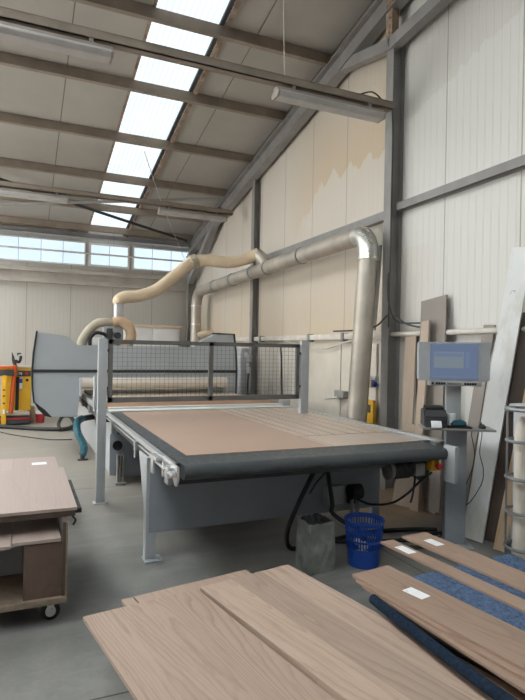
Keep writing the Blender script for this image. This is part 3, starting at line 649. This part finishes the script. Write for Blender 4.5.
# sheets lying on the belt
def flat_sheet(name, x0, x1, y0, y1, z, th, mat, lab, cat, group=None):
    return single(name, MB().box(x0, x1, y0, y1, z, z+th), mat, lab, cat, (x0, y0, z), group, smooth=False)
flat_sheet('panel_sheet', 1.105, 2.285, 3.83, 6.62, BZ+.001, .006, M['mdf_sheet'], 'large brown cut sheet at the left of the conveyor belt', 'sheet')
gp = 'cut strips on the conveyor belt'
xs = [2.292, 2.40, 2.53, 2.68, 2.84, 3.0, 3.16, 3.34]
wh = ['against the large brown sheet', 'second from the large brown sheet', 'third from the large brown sheet', 'fourth from the large brown sheet', 'third from the wall-side rail', 'second from the wall-side rail', 'along the wall-side rail']
for i in range(7): flat_sheet('cut_strip', xs[i], xs[i+1]-.020, 4.385, 6.62, BZ+.001, .006, M['strip_sheet'], 'long pale cut strip on the belt, '+wh[i], 'strip', gp)
flat_sheet('cut_strip', 2.292, 2.325, 3.84, 4.36, BZ+.001, .006, M['strip_sheet'], 'narrow offcut sliver at the near edge beside the brown sheet', 'strip')
flat_sheet('veneer_sheet', 2.335, 3.19, 3.84, 4.362, BZ+.001, .006, M['strip_sheet'], 'short pale panel at the near right corner of the belt', 'panel')

# cables under the table
cb = [([(2.33, 4.0, .77), (2.25, 4.0, .66), (2.10, 4.0, .39), (2.01, 4.0, .19), (2.02, 4.0, .06), (2.14, 4.02, .02), (2.5, 4.1, .02), (2.9, 4.16, .02), (3.3, 4.1, .02), (3.55, 4.0, .02)], .019, 'thick black cable looping from under the conveyor behind the metal bin'),
      ([(2.40, 4.08, .77), (2.43, 4.09, .62), (2.48, 4.09, .34), (2.47, 4.08, .27), (2.56, 4.04, .19), (2.68, 4.02, .13), (2.78, 3.98, .02), (3.1, 3.88, .02), (3.4, 3.92, .02), (3.52, 3.9, .02)], .019, 'black cable hanging in front of the grey junction box'),
      ([(3.15, 3.62, .66), (3.06, 3.66, .58), (2.98, 3.72, .47), (2.88, 3.8, .38), (2.78, 3.95, .34), (2.72, 4.1, .36)], .010, 'thin black cable sagging from the emergency stop box'),
      ([(3.03, 3.68, .63), (3.02, 3.68, .55), (3.01, 3.69, .45), (3.0, 3.7, .40)], .009, 'thin black cable hanging below the belt motor'),
      ([(2.3, 4.17, .42), (2.36, 4.15, .52), (2.44, 4.15, .60), (2.5, 4.15, .70)], .007, 'thin dark wire running up the conveyor panel left of the junction box'),
      ([(2.3, 4.15, .02), (2.7, 3.95, .02), (3.0, 3.72, .02), (3.25, 3.70, .02), (3.46, 3.86, .02)], .016, 'black floor cable behind the blue basket')]
for p, r, lab in cb: single('cable', MB().tube(p, r, 10, 8), M['black'], lab, 'cable', p[0], 'black cables under the conveyor')

# ------------------------------------------------------------------ bin, basket
t = thing('metal_bin', 'dented zinc bin full of black scraps beside the blue basket', 'bin', (2.05, 3.68, 0))
b = MB(); bm = b.bm
q0 = [V((1.97, 3.77, .002)), V((1.96, 3.535, .002)), V((2.19, 3.56, .002)), V((2.19, 3.80, .002))]
cen = sum(q0, V())/4
rings = []; NQ = 7; rb = random.Random(5)
for z in [0.002, .06, .12, .18, .24, .30, .345, .37]:
    ring = []
    for i in range(4):
        for k in range(NQ):
            p = q0[i].lerp(q0[(i+1) % 4], k/NQ); s_ = 1+.03*math.sin(z*14)-.05*z
            dent = 0 if k == 0 else rb.uniform(-.005, .005)
            n_ = (p-cen).normalized(); ring.append(bm.verts.new(V((cen.x+(p.x-cen.x)*s_+n_.x*dent, cen.y+(p.y-cen.y)*s_+n_.y*dent, z+(rb.uniform(-.006, .006) if z > .36 else 0)))))
    rings.append(ring)
for a, c in zip(rings, rings[1:]):
    for k in range(4*NQ): bm.faces.new((a[k], a[(k+1) % (4*NQ)], c[(k+1) % (4*NQ)], c[k]))
bm.faces.new(rings[0])
bo = b.build('bin_body', M['zinc'], t, smooth=False)
md = bo.modifiers.new('s', 'SOLIDIFY'); md.thickness = .004
sc = MB(); rnd = random.Random(3)
for i in range(16):
    a = rnd.uniform(0, PI); x = cen.x+rnd.uniform(-.06, .06); y = cen.y+rnd.uniform(-.06, .06)
    sc.tube([(x, y, .3), (x+.03*math.cos(a), y+.03*math.sin(a), .365+rnd.uniform(-.02, .03)), (x+.06*math.cos(a), y+.05*math.sin(a), .345)], .012, 6, 4)
sc.box(1.985, 2.165, 3.575, 3.755, .24, .345)
so = sc.build('scraps', M['black'], t)

t = thing('waste_basket', 'blue slotted plastic waste basket behind the metal bin', 'basket', (2.49, 3.62, 0))
bc = V((2.475, 3.60, 0)); HB = .35
def rad(z): return .120+.030*z/HB
b = MB(); 
def shell(b, z0, z1, k=4):
    pr = [(rad(z0+(z1-z0)*i/k), z0+(z1-z0)*i/k) for i in range(k+1)]; b.lathe(pr+[(r-.004, z) for r, z in pr[::-1]]+[pr[0]], bc, 40)
shell(b, .0, .14); shell(b, .19, .205, 1); shell(b, .26, .275, 1); shell(b, .32, .345, 2)
for (za, zb) in ((.14, .19), (.205, .26), (.275, .32)):
    for i in range(40):
        a = 2*PI*i/40
        p0 = bc+V((math.cos(a)*(rad(za)-.002), math.sin(a)*(rad(za)-.002), za-.002)); p1 = bc+V((math.cos(a)*(rad(zb)-.002), math.sin(a)*(rad(zb)-.002), zb+.002))
        b.tube([p0, p1], .0048, 5)
b.cyl(bc+V((0, 0, .002)), bc+V((0, 0, .008)), .117, seg=40)
b.build('basket_body', M['blue_plastic'], t)
MB().torus(bc+V((0, 0, .348)), .153, .007, seg=44).build('rim', M['blue_plastic'], t)
fl = MB()
for i in range(10):
    a = rnd.uniform(0, 6.28); r_ = rnd.uniform(0, .06)
    fl.sphere(bc+V((r_*math.cos(a), r_*math.sin(a), .06+rnd.uniform(0, .1))), .035, (1, 1, .7), 8, 6)
fl.build('crumpled_waste', M['paper'], t)

# ------------------------------------------------------------------ operator terminal
TR = math.radians(-30)
def TPL(x, y, z):
    dx = (x-3.165)*.845; dy = (y-3.42)*.95
    return V((3.445+dx*math.cos(TR)-dy*math.sin(TR), 3.708+dx*math.sin(TR)+dy*math.cos(TR), z*1.077-.127))
def _place(self):
    for v in self.bm.verts: v.co = TPL(*v.co)
    return self
MB.place = _place
t = thing('control_terminal', 'grey operator terminal on a pedestal beside the conveyor', 'terminal', (3.445, 3.708, 0))
TX, TY = 3.19, 3.40
MB().box(3.09, 3.295, 3.36, 3.46, .132, 1.07, .006).place().build('pedestal', M['grey_blue'], t)
MB().box(2.98, 3.36, 3.26, 3.58, .118, .132, .004).place().build('base_plate', M['grey_blue'], t)
MB().box(3.10, 3.25, 3.44, 3.49, 1.05, 1.50, .005).place().build('neck', M['grey_light'], t)
mo = MB().prism([(2.805, 1.44), (2.83, 1.43), (3.49, 1.43), (3.515, 1.44), (3.515, 1.735), (3.505, 1.745), (2.815, 1.742), (2.805, 1.732)], 1, 3.38, 3.48, .006).place().build('monitor', M['grey_light'], t)
MB().box(2.92, 3.395, 3.374, 3.38, 1.445, 1.728, .002).place().build('screen', M['screen'], mo)
MB().box(2.955, 3.25, 3.372, 3.374, 1.535, 1.665).place().build('screen_window', M['screen_win'], mo, smooth=False)
MB().box(2.965, 3.24, 3.3712, 3.372, 1.625, 1.655).box(3.27, 3.31, 3.372, 3.374, 1.535, 1.665).box(2.93, 3.385, 3.372, 3.374, 1.715, 1.724).box(2.93, 3.2, 3.372, 3.374, 1.462, 1.468).box(2.94, 2.95, 3.372, 3.374, 1.478, 1.488).box(3.36, 3.37, 3.372, 3.374, 1.458, 1.468).place().build('screen_bars', M['screen_bar'], mo, smooth=False)
ks = MB().box(2.91, 3.43, 3.36, 3.46, 1.392, 1.430, .005).place().build('key_strip', M['grey_light'], mo)
kb = MB()
for x in (2.945, 2.985, 3.01, 3.035, 3.06, 3.265, 3.29, 3.315, 3.34, 3.365): kb.box(x-.010, x+.010, 3.355, 3.36, 1.402, 1.42, .001)
kb.place().build('buttons', M['black'], ks)
MB().box(3.09, 3.23, 3.354, 3.36, 1.404, 1.418).place().build('label_plate', M['steel'], ks)
sh = MB().box(2.82, 3.52, 3.18, 3.44, 1.055, 1.072, .004).place().build('shelf', M['steel'], t)
MB().box(2.95, 3.3, 3.44, 3.46, 1.03, 1.072).place().build('shelf_bracket', M['steel'], sh)
pr = thing('label_printer', 'black label printer with paper sticking out on the terminal shelf', 'printer', TPL(2.94, 3.3, 1.072))
MB().prism([(3.20, 1.072), (3.42, 1.072), (3.42, 1.20), (3.38, 1.215), (3.27, 1.215), (3.20, 1.15)], 0, 2.84, 3.06, .012).place().build('printer_body', M['dark'], pr)
MB().prism([(3.25, 1.216), (3.40, 1.216), (3.40, 1.235), (3.30, 1.232)], 0, 2.86, 3.04, .006).place().build('printer_lid', M['black'], pr)
MB().prism([(3.205, 1.125), (3.203, 1.13), (3.17, 1.095), (3.165, 1.078), (3.170, 1.078), (3.175, 1.09)], 0, 2.90, 3.0).place().build('paper_strip', M['paper'], pr, smooth=False)
t2 = thing('white_cup', 'white plastic cup between the printer and the teal scanner', 'cup', TPL(3.11, 3.3, 1.072))
MB().lathe([(0, .001), (.034, .001), (.042, .10), (.039, .10), (.032, .006), (0, .006)], (3.13, 3.33, 1.072), 24).place().build('cup_body', M['paper'], t2)
MB().torus((3.13, 3.33, 1.172), .0405, .003, seg=24, sub=6).place().build('rim', M['paper'], t2)
t2 = thing('barcode_scanner', 'teal handheld scanner lying on a dark pad on the terminal shelf', 'scanner', TPL(3.22, 3.25, 1.072))
MB().prism([(3.10, 1.085), (3.27, 1.085), (3.265, 1.11), (3.22, 1.135), (3.16, 1.132), (3.12, 1.115)], 1, 3.235, 3.30, .012).place().build('scanner_body', M['teal'], t2)
MB().box(3.06, 3.30, 3.20, 3.34, 1.072, 1.084, .003).place().build('pad', M['black'], t2)
t2 = thing('computer_mouse', 'black computer mouse at the outer end of the terminal shelf', 'mouse', TPL(3.41, 3.27, 1.072))
MB().sphere((3.41, 3.27, 1.083), .042, (.85, 1.2, .5)).place().build('mouse_body', M['black'], t2)
MB().cyl((3.40, 3.235, 1.102), (3.42, 3.235, 1.102), .006, seg=10).place().build('scroll_wheel', M['dark'], t2)
single('mouse_cable', MB().tube([(3.41, 3.31, 1.08), (3.45, 3.42, 1.10), (3.47, 3.46, 1.0), (3.455, 3.47, .85), (3.49, 3.46, .72), (3.47, 3.45, .60), (3.34, 3.44, .44), (3.28, 3.44, .50), (3.38, 3.46, .72), (3.40, 3.46, .85), (3.37, 3.47, 1.0), (3.40, 3.47, 1.06)], .0045, 6, 8).place(), M['black'], 'thin black cable hanging in a loop behind the terminal shelf', 'cable', TPL(3.4, 3.45, .44))

# ------------------------------------------------------------------ leaning boards on the side wall
def lean(name, mat, lab, bl, br, tl, th, group='boards leaning on the side wall', extra=None):
    """board standing on its lower edge bl-br, top left corner at tl, thickness th away from the viewer"""
    bl, br, tl = V(bl), V(br), V(tl)
    uy = tl-bl; Lh = uy.length; uy.normalize(); ux = br-bl; ux = ux-uy*ux.dot(uy); W = ux.length; ux.normalize(); uz = ux.cross(uy)
    m = Matrix((ux, uy, uz)).transposed().to_4x4()
    low = min((bl+ux*a-uz*c).z for a in (0, W) for c in (0, th)); m.translation = bl-V((0, 0, low-.001))
    b = MB().box(0, W, 0, Lh, -th, 0)
    o = b.build(name, mat, None, V((0, 0, 0)), False); o.matrix_world = m; tag(o, lab, 'board', group)
    return o
lean('leaning_board', M['grey_board'], 'tall grey-brown board leaning behind the terminal screen', (3.86, 4.72, .0), (3.86, 4.32, .0), (4.135, 4.98, 2.23), .02)
lean('leaning_board', M['pale_board'], 'narrow pale strip in front of the tall grey-brown board', (3.76, 4.64, .0), (3.76, 4.52, .0), (4.02, 4.83, 1.99), .02)
lean('leaning_board', M['pale_board'], 'pale board with a dark slot leaning nearest the wall column', (3.88, 5.0, .0), (3.87, 4.80, .0), (4.13, 5.24, 1.84), .02)
lean('leaning_board', M['grey_board'], 'thin dark strip wedged behind the slotted pale board', (3.99, 4.86, .0), (3.99, 4.78, .0), (4.16, 5.08, 1.83), .015)
lean('leaning_board', M['pale_board'], 'low pale board leaning behind the motor end of the conveyor', (3.72, 4.90, .0), (3.90, 4.42, .0), (3.93, 4.98, .86), .018)
w = lean('leaning_board', M['whiteboard'], 'tall white laminated board leaning right of the terminal', (3.64, 3.775, .0), (3.705, 3.60, .0), (4.105, 3.71, 2.615), .025)
mk = MB()
for (x0_, y0_, x1_, y1_) in ((.062, 2.228, .066, 2.246), (.074, 2.246, .105, 2.252), (.05, 2.22, .07, 2.222), (.095, 2.232, .105, 2.235)):
    mk.box(x0_, x1_, y0_, y1_, 0.0, .0012)
mo_ = mk.build('pencil_mark', M['rack'], w, V((0, 0, 0)), False)
lean('leaning_board', M['walnut_dark'], 'dark brown board right behind the white board', (3.755, 3.655, .0), (3.84, 3.50, .0), (4.09, 3.65, 2.02), .022)
lean('leaning_board', M['grey_board'], 'brown board between the terminal and the white board', (3.74, 4.02, .0), (3.76, 3.90, .0), (4.13, 4.05, 1.93), .02)
lean('leaning_board', M['walnut_dark'], 'wide dark brown board at the right edge behind the ringed rack', (3.96, 3.50, .0), (3.99, 3.0, .0), (4.13, 3.56, 1.98), .02)
lean('leaning_board', M['grey_light'], 'low grey board between the dark brown board and the tan plank', (3.84, 3.60, .0), (3.92, 3.42, .0), (4.02, 3.60, .80), .018)
lean('leaning_board', M['plywood'], 'tan plank standing on edge left of the ringed rack', (3.66, 3.44, .0), (3.715, 3.36, .0), (3.95, 3.40, 1.35), .02)

# ringed rack at the right edge
t = thing('ring_rack', 'grey steel rack of round rings at the right edge of the photo', 'rack', (3.42, 2.98, 0))
rc = V((3.46, 2.96, 0)); RR = .135
for i, z in enumerate((.22, .485, .735, 1.01)): MB().torus(rc+V((0, 0, z)), RR, .012, seg=40).build('ring', M['rack'], t)
b = MB().lathe([(.085, -.012), (RR+.015, -.012), (RR+.02, .0), (RR+.015, .012), (.085, .012), (.085, -.012)], rc+V((0, 0, 1.245)), 40); b.build('top_ring', M['rack'], t)
b = MB()
for a in (.3, 2.0, 4.2): b.cyl(rc+V((RR*math.cos(a), RR*math.sin(a), .02)), rc+V((RR*math.cos(a), RR*math.sin(a), 1.24)), .008, seg=10)
b.build('uprights', M['rack'], t)
MB().cyl(rc+V((0, 0, 0)), rc+V((0, 0, .02)), RR+.03, seg=36).build('base_plate', M['steel'], t)
t = thing('edging_roll', 'pale pointed roll standing inside the ringed rack', 'roll', (rc.x, rc.y, .02))
MB().lathe([(0, .021), (.05, .021), (.05, 1.05), (.04, 1.13), (.015, 1.19), (0, 1.195)], rc+V((-.035, .01, 0)), 24).build('roll_body', M['roller'], t)
single('grey_tray', MB().box(3.60, 3.85, 3.02, 3.25, 1.21, 1.26, .01).box(3.62, 3.65, 3.04, 3.22, 0, 1.21).box(3.8, 3.83, 3.04, 3.22, 0, 1.21), M['grey_light'], 'light grey steel stand behind the ringed rack', 'stand', (3.8, 3.1, 0))

# ------------------------------------------------------------------ boards on trolleys
def pose(x, y, deg):
    """frame with local +Y pointing away from the camera along the board"""
    return Matrix.Translation((x, y, 0)) @ Matrix.Rotation(math.radians(deg), 4, 'Z')
def board(name, mat, lab, corner, deg, W, L, ztop, th, group, cat='board'):
    """corner = far left corner of the top face; board runs L towards the viewer"""
    b = MB().box(0, W, -L, 0, -th, 0, .0007)
    o = b.build(name, mat, None, V((0, 0, 0)), False)
    o.matrix_world = Matrix.Translation((corner[0], corner[1], ztop)) @ Matrix.Rotation(math.radians(deg), 4, 'Z')
    return tag(o, lab, cat, group)
g1 = 'oak boards on the front pallet'
board('oak_board', M['oak'], 'wide oak-grained board on the left of the front pallet', (.284, 2.655), 9.5, .588, 2.1, .40, .018, g1)
board('oak_board', M['oak_strip'], 'planked oak board on the right of the front pallet', (.875, 2.742), 11.0, .575, 2.1, .4105, .0285, g1)
board('oak_board', M['oak'], 'narrow oak strip underneath, its end poking out behind the wide left board', (.482, 2.807), 10.0, .058, 1.9, .3815, .018, g1)
board('oak_board', M['oak'], 'oak board underneath, its long end showing behind the two top boards', (.548, 2.820), 10.0, .67, 1.9, .3815, .018, g1)
t = thing('pallet', 'low wooden pallet under the oak boards in front', 'pallet', (.9, 1.9, 0))
PM = pose(.52, 2.45, 9.5)
def loc(mb, mat4):
    for v in mb.bm.verts: v.co = mat4 @ v.co
    return mb
for i in range(5): loc(MB().box(.0, .80, -1.55+i*.36, -1.43+i*.36, .336, .363, .003), PM).build('deck_board', M['plywood'], t)
for x in (.0, .36, .72): loc(MB().box(x, x+.08, -1.55, .01, .0, .336, .004), PM).build('bearer', M['plywood'], t)

t = thing('carpet_trolley', 'low trolley padded with blue carpet under the labelled boards', 'trolley', (2.2, 1.8, 0))
TM = pose(1.60, 2.26, 5.0)
loc(MB().box(.03, 1.05, -1.6, .02, .415, .455, .004).box(.03, .105, -1.6, .02, .4545, .4705, .002), TM).build('deck', M['walnut_dark'], t)
loc(MB().box(.11, 1.05, -1.6, .02, .455, .484, .006), TM).build('carpet', M['carpet'], t)
loc(MB().box(.16, .20, -1.5, -.05, .10, .415, .004), TM).build('side_board', M['walnut_dark'], t)
loc(MB().box(.99, 1.05, -1.5, -.05, .10, .415, .004), TM).build('side_board', M['walnut_dark'], t)
loc(MB().box(.20, .99, -1.5, -.05, .10, .13), TM).build('bottom_board', M['walnut_dark'], t)
for x in (.24, .96):
    for y in (-1.4, -.2):
        c = MB().cyl((x-.015, y, .05), (x+.015, y, .05), .05, seg=18); c.box(x-.025, x+.025, y-.03, y+.03, .09, .10)
        loc(c, TM).build('caster', M['black'], t)
MB().tube([(1.572, 2.20, .462), (1.548, 1.62, .462), (1.555, 1.2, .462), (1.585, .6, .462)], .024, 14, 6).build('carpet_rail', M['carpet_dark'], t)
g2 = 'labelled boards on the carpet trolley'
bA = board('brown_board', M['walnut'], 'labelled brown board resting over the dark carpet-wrapped rail', (1.573, 2.39), 7.5, .25, 1.9, .509, .012, g2)
bB = board('brown_board', M['walnut'], 'brown board underneath, its long edge showing above the dark rail', (1.572, 2.352), 5.6, .25, 1.85, .4965, .0125, g2)
bE = board('brown_board', M['walnut'], 'narrow brown strip lying between the dark rail and the blue carpet', (1.583, 2.31), 2.6, .085, 1.7, .4835, .0125, g2)
bC = board('brown_board', M['walnut'], 'narrow labelled brown board in the middle of the carpet trolley', (2.023, 2.77), 4.5, .10, 1.7, .4965, .012, g2)
bD = board('brown_board', M['walnut'], 'labelled brown board at the far side of the carpet trolley', (2.212, 2.804), 4.5, .20, 1.9, .4965, .012, g2)
def ticket(par, x, y, w, l, rot):
    """paper ticket with small printed lines"""
    m = Matrix.Translation((x, y, 0)) @ Matrix.Rotation(math.radians(rot), 4, 'Z')
    p = loc(MB().box(-w/2, w/2, -l/2, l/2, .0002, .0012), m).build('paper_ticket', M['paper'], par, V((0, 0, 0)), False); p['label'] = 'white printed paper ticket'
    q = MB().box(-w/2+.008, -w/2+.018, l/2-.022, l/2-.012, .0012, .0016)
    for i in range(5): q.box(-w/2+.008, w/2-.012, -l/2+.012+i*.013, -l/2+.0128+i*.013, .0012, .0016)
    loc(q, m).build('print', M['trunk'], p, V((0, 0, 0)), False)
ticket(bA, .125, -.32, .065, .115, 4)
ticket(bC, .045, -.17, .06, .12, 0)
ticket(bD, .10, -.17, .065, .11, 0)

# ------------------------------------------------------------------ wooden cart at the left
t = thing('wooden_cart', 'wooden box cart on casters at the left edge holding rose-coloured panels', 'cart', (-.1, 4.0, 0))
MB().box(-.75, .275, 3.44, 4.75, .13, .165, .003).build('base_board', M['chipboard'], t)
MB().box(.245, .272, 3.46, 4.72, .165, .604, .002).build('side_panel', M['walnut_dark'], t)
MB().box(.265, .274, 3.44, 3.46, .165, .604, .001).build('edge_strip', M['chipboard'], t)
MB().box(.035, .245, 3.47, 3.49, .165, .488, .001).build('front_panel', M['walnut_mid'], t)
MB().box(-.75, .245, 4.6, 4.62, .165, .488).build('rear_panel', M['grey_light'], t)
MB().box(-.75, .03, 3.9, 3.92, .165, .488).build('inner_panel', M['grey_light'], t)
for x in (-.6, .19):
    for y in (3.55, 4.6):
        c = MB().cyl((x, y-.016, .055), (x, y+.016, .055), .055, seg=22).build('caster', M['black'], t)
        f = MB().box(x-.03, x+.03, y-.03, y+.03, .118, .13).box(x-.02, x+.02, y-.024, y-.019, .05, .12).box(x-.02, x+.02, y+.019, y+.024, .05, .12).cyl((x, y-.03, .055), (x, y+.03, .055), .03, seg=14)
        f.build('caster_fork', M['chrome'], c)
MB().tube([(.31, 3.62, .635), (.31, 3.60, .60), (.33, 3.60, .57), (.315, 3.60, .54)], .006, 6, 4).build('hook', M['black'], t)
g3 = 'rose veneer panels on the wooden cart'
def plate(name, mat, x0, x1, y0, y1, z, th, lab, group, rot=0, cat='panel'):
    o = MB().box(x0, x1, y0, y1, 0, th, .0012).build(name, mat, None, V((0, 0, 0)), False); o.location = (0, 0, z); return tag(o, lab, cat, group)
plate('veneer_board', M['pink_board'], -.03, .236, 3.46, 4.2, .492, .02, 'lower rose panel jutting from the cart over the dark front panel', g3)
plate('veneer_board', M['pink_board'], -.5, -.035, 3.42, 4.2, .492, .018, 'lower rose panel at the photo edge, beside the jutting one', g3)
pb = MB().box(-.5, .325, 3.565, 4.7, .606, .640, .001); o = single('veneer_board', pb, M['walnut_dark'], 'dark brown panel under the topmost rose panel on the cart', 'panel', (-.1, 3.6, .606), g3, False)
pb = MB().box(-.5, .335, 3.56, 4.78, .641, .66, .0012); o = single('veneer_board', pb, M['pink_board'], 'large topmost rose panel on the wooden cart', 'panel', (-.1, 3.56, .641), g3, False)
single('veneer_board', MB().box(.327, .365, 3.60, 4.4, .612, .639, .001), M['black'], 'black edge strip sticking out beneath the topmost rose panel', 'panel', (.33, 3.6, .615), g3, False)
t = thing('wooden_cart', 'second low wooden cart standing behind the front cart', 'cart', (-.1, 5.9, 0), None)
MB().box(-.8, .28, 5.5, 6.3, .13, .16, .003).build('base_board', M['plywood'], t)
for x in (-.7, .2): MB().box(x, x+.03, 5.55, 6.25, .16, .43, .002).build('side_panel', M['plywood'], t)
for x in (-.6, .15):
    for y in (5.6, 6.2): MB().cyl((x-.016, y, .055), (x+.016, y, .055), .055, seg=18).box(x-.03, x+.03, y-.03, y+.03, .1, .13).build('caster', M['black'], t)
g4 = 'rose veneer panels on the rear cart'
for i, (a, c, lab) in enumerate(((-.05, .36, 'ticketed rose panel at the right end of the rear cart'), (-.2, -.055, 'rose panel beside the ticketed one on the rear cart'), (-.7, -.205, 'paler panel at the photo edge on the rear cart'))):
    o = single('veneer_board', MB().box(a, c, 5.3, 6.38, .431, .449, .0012), M['pink_board'] if i < 2 else M['mdf_pale'], lab, 'panel', ((a+c)/2, 5.8, .431), g4, False)
    if i == 0:
        p = MB().box(.12, .26, 5.98, 6.1, .4492, .4502).build('paper_ticket', M['paper'], o, smooth=False); p['label'] = 'white paper ticket'

# ------------------------------------------------------------------ yellow stacker truck at the far left
t = thing('pallet_stacker', 'yellow electric stacker truck with orange tiller at the far left', 'truck', (-.1, 12.7, 0))
MB().box(-.42, .21, 12.62, 13.1, .28, 1.17, .02).build('body', M['yellow'], t)
MB().box(-.42, .215, 12.6, 13.12, 1.17, 1.21, .012).build('body_lid', M['mdf_pale'], t)
bp = MB().box(-.06, .20, 12.605, 12.62, 1.0, 1.12, .003).build('name_plate', M['dark'], t)
q = MB()
for x, hh in ((-.035, .05), (-.015, .05), (.005, .05), (.02, .05)): q.box(x, x+.009, 12.602, 12.605, 1.035, 1.035+hh)
q.box(-.035, -.008, 12.602, 12.605, 1.075, 1.085); q.box(.005, .03, 12.602, 12.605, 1.035, 1.045)
q.build('plate_letters', M['paper'], bp, smooth=False)
MB().cyl((.12, 12.606, 1.06), (.12, 12.600, 1.06), .035, seg=18).build('badge', M['red'], bp)
MB().box(-.07, .04, 12.612, 12.62, .74, .96, .002).build('sticker', M['paper'], t)
MB().box(-.07, .04, 12.608, 12.612, .86, .955, .001).build('sticker_band', M['blue_plastic'], t)
MB().cyl((.13, 12.60, .92), (.13, 12.62, .92), .03, seg=16).build('key_switch', M['black'], t)
MB().box(-.45, .22, 12.40, 13.1, .03, .12, .03).box(-.42, .2, 12.45, 13.0, .12, .20, .02).build('chassis', M['dark'], t)
MB().box(-.45, .225, 12.385, 12.6, .12, .15, .006).build('red_bumper', M['red'], t)
MB().box(-.4, .19, 12.42, 12.62, .2, .26, .02).build('footboard', M['hose_grey'], t)
MB().box(-.345, -.255, 12.34, 12.40, .0, 1.03, .008).build('mast_rail', M['yellow'], t)
for z in (.45, .6, .72): MB().box(-.32, -.28, 12.332, 12.34, z, z+.03).build('slot', M['dark'], t)
MB().box(-.32, -.285, 12.330, 12.34, .25, .34).build('sticker', M['paper'], t)
MB().box(-.5, -.345, 12.36, 12.38, .4, 1.0, .005).build('mast_window', M['lens'], t)
ti = MB().tube([(-.17, 12.42, .26), (-.14, 12.45, .75), (-.105, 12.48, 1.24)], .045, 12).build('tiller', M['orange'], t)
MB().tube([(-.06, 12.48, .3), (-.05, 12.5, 1.0)], .035, 10).build('lift_hose', M['black'], t)
MB().tube([(-.105, 12.48, 1.24), (-.1, 12.48, 1.33), (-.03, 12.48, 1.30), (.0, 12.48, 1.42), (-.02, 12.48, 1.47), (-.07, 12.48, 1.46)], .028, 10, 5).build('handle_grip', M['black'], ti)
MB().prism([(-.175, 1.52), (-.12, 1.40), (-.10, 1.25), (-.15, 1.25), (-.17, 1.35)], 1, 12.46, 12.5, .004).build('guard_blade', M['dark'], ti)
MB().box(-.05, .04, 12.45, 12.5, 1.43, 1.47, .008).build('grip_cap', M['alu'], ti)
MB().box(-.5, -.14, 12.36, 12.55, 1.17, 1.22, .01).build('cross_arm', M['orange'], t)
MB().box(-.5, -.12, 12.38, 12.55, 1.02, 1.14, .01).build('cross_cover', M['dark'], t)
MB().box(.15, .3, 12.9, 13.1, .0, .32, .02).build('wheel_guard', M['hose_tan'], t)
t = thing('bucket', 'small red bucket with a pale lid on the floor by the stacker', 'bucket', (.38, 12.6, 0))
MB().lathe([(0, .001), (.085, .001), (.10, .19), (.095, .19), (0, .18)], (.40, 12.75, 0), 24).build('bucket_body', M['red'], t)
MB().cyl((.40, 12.75, .19), (.40, 12.75, .25), .09, .075, seg=24).build('lid', M['white'], t)
# floor hoses
single('floor_hose', MB().tube([(-1.4, 12.2, .04), (-.35, 12.0, .04), (.2, 11.6, .04), (.62, 11.35, .04), (.85, 11.3, .05), (1.0, 11.6, .06)], .04, 12, 8), M['black'], 'thick black hose lying across the floor from the yellow truck', 'hose', (0, 11.8, 0))
single('floor_hose', MB().tube([(.72, 11.25, .04), (.70, 11.5, .12), (.78, 11.6, .25), (.92, 11.6, .25), (1.0, 11.5, .12), (1.03, 11.3, .04)], .035, 12, 8), M['black'], 'black hose looped beside the router base', 'hose', (.85, 11.5, 0))
single('floor_cable', MB().tube([(-.5, 11.9, .01), (-.2, 11.2, .01), (.15, 10.7, .01), (.5, 10.3, .01), (.85, 10.2, .01)], .010, 8, 8), M['dark'], 'thin cable lying on the floor in front of the thick hose', 'cable', (.1, 10.9, 0))
t = thing('teal_hose', 'teal corrugated hose hanging from the router side onto the floor', 'hose', (.8, 8.4, 0))
pts = spline([V(p) for p in [(.90, 9.05, .52), (.80, 8.75, .50), (.78, 8.5, .40), (.84, 8.42, .26), (.87, 8.4, .16), (.85, 8.38, .07)]], 8)
MB().tube(pts, .05, 14, radii=[.05+.006*(i % 2) for i in range(len(pts))]).build('hose', M['teal'], t)
MB().cyl((.85, 8.38, .075), (.84, 8.36, .012), .04, .03, seg=14).box(.78, .92, 8.32, 8.42, .0, .015, .004).build('nozzle', M['dark'], t)
MB().cyl((.90, 9.03, .52), (1.09, 9.08, .54), .045, seg=14).build('connector', M['dark'], t)

# ------------------------------------------------------------------ light
W = bpy.data.worlds.new('sky'); S.world = W; W.use_nodes = True
nt = W.node_tree; bg = nt.nodes['Background']; bg.inputs[0].default_value = (.97, .965, .95, 1); bg.inputs[1].default_value = 15.0
def portal(loc, rot, sx, sy):
    l = bpy.data.lights.new('daylight_portal', 'AREA'); l.shape = 'RECTANGLE'; l.size = sx; l.size_y = sy; l.cycles.is_portal = True
    o = bpy.data.objects.new('daylight_portal', l); C.objects.link(o); o.location = loc; o.rotation_euler = rot
portal((XL-.06, 9.0, 1.7), (0, -PI/2, 0), 3.4, 4.0)

# ------------------------------------------------------------------ camera
cam = bpy.data.cameras.new('camera'); co = bpy.data.objects.new('camera', cam); C.objects.link(co)
cam.sensor_fit = 'VERTICAL'; cam.sensor_height = 36; cam.lens = 550/700*36; cam.clip_start = .05; cam.clip_end = 100
co.matrix_world = Matrix.Translation((0, 0, 1.65)) @ Matrix.Rotation(math.radians(-23.7), 4, 'Z') @ Matrix.Rotation(PI/2, 4, 'X') @ Matrix.Rotation(math.radians(1.1), 4, 'Z')
S.camera = co
vs = S.view_settings; vs.view_transform = 'Standard'; vs.look = 'None'; vs.gamma = 1; vs.use_curve_mapping = False; vs.exposure = -0.3
S.cycles.use_denoising = True
S.cycles.max_bounces = 10; S.cycles.diffuse_bounces = 3
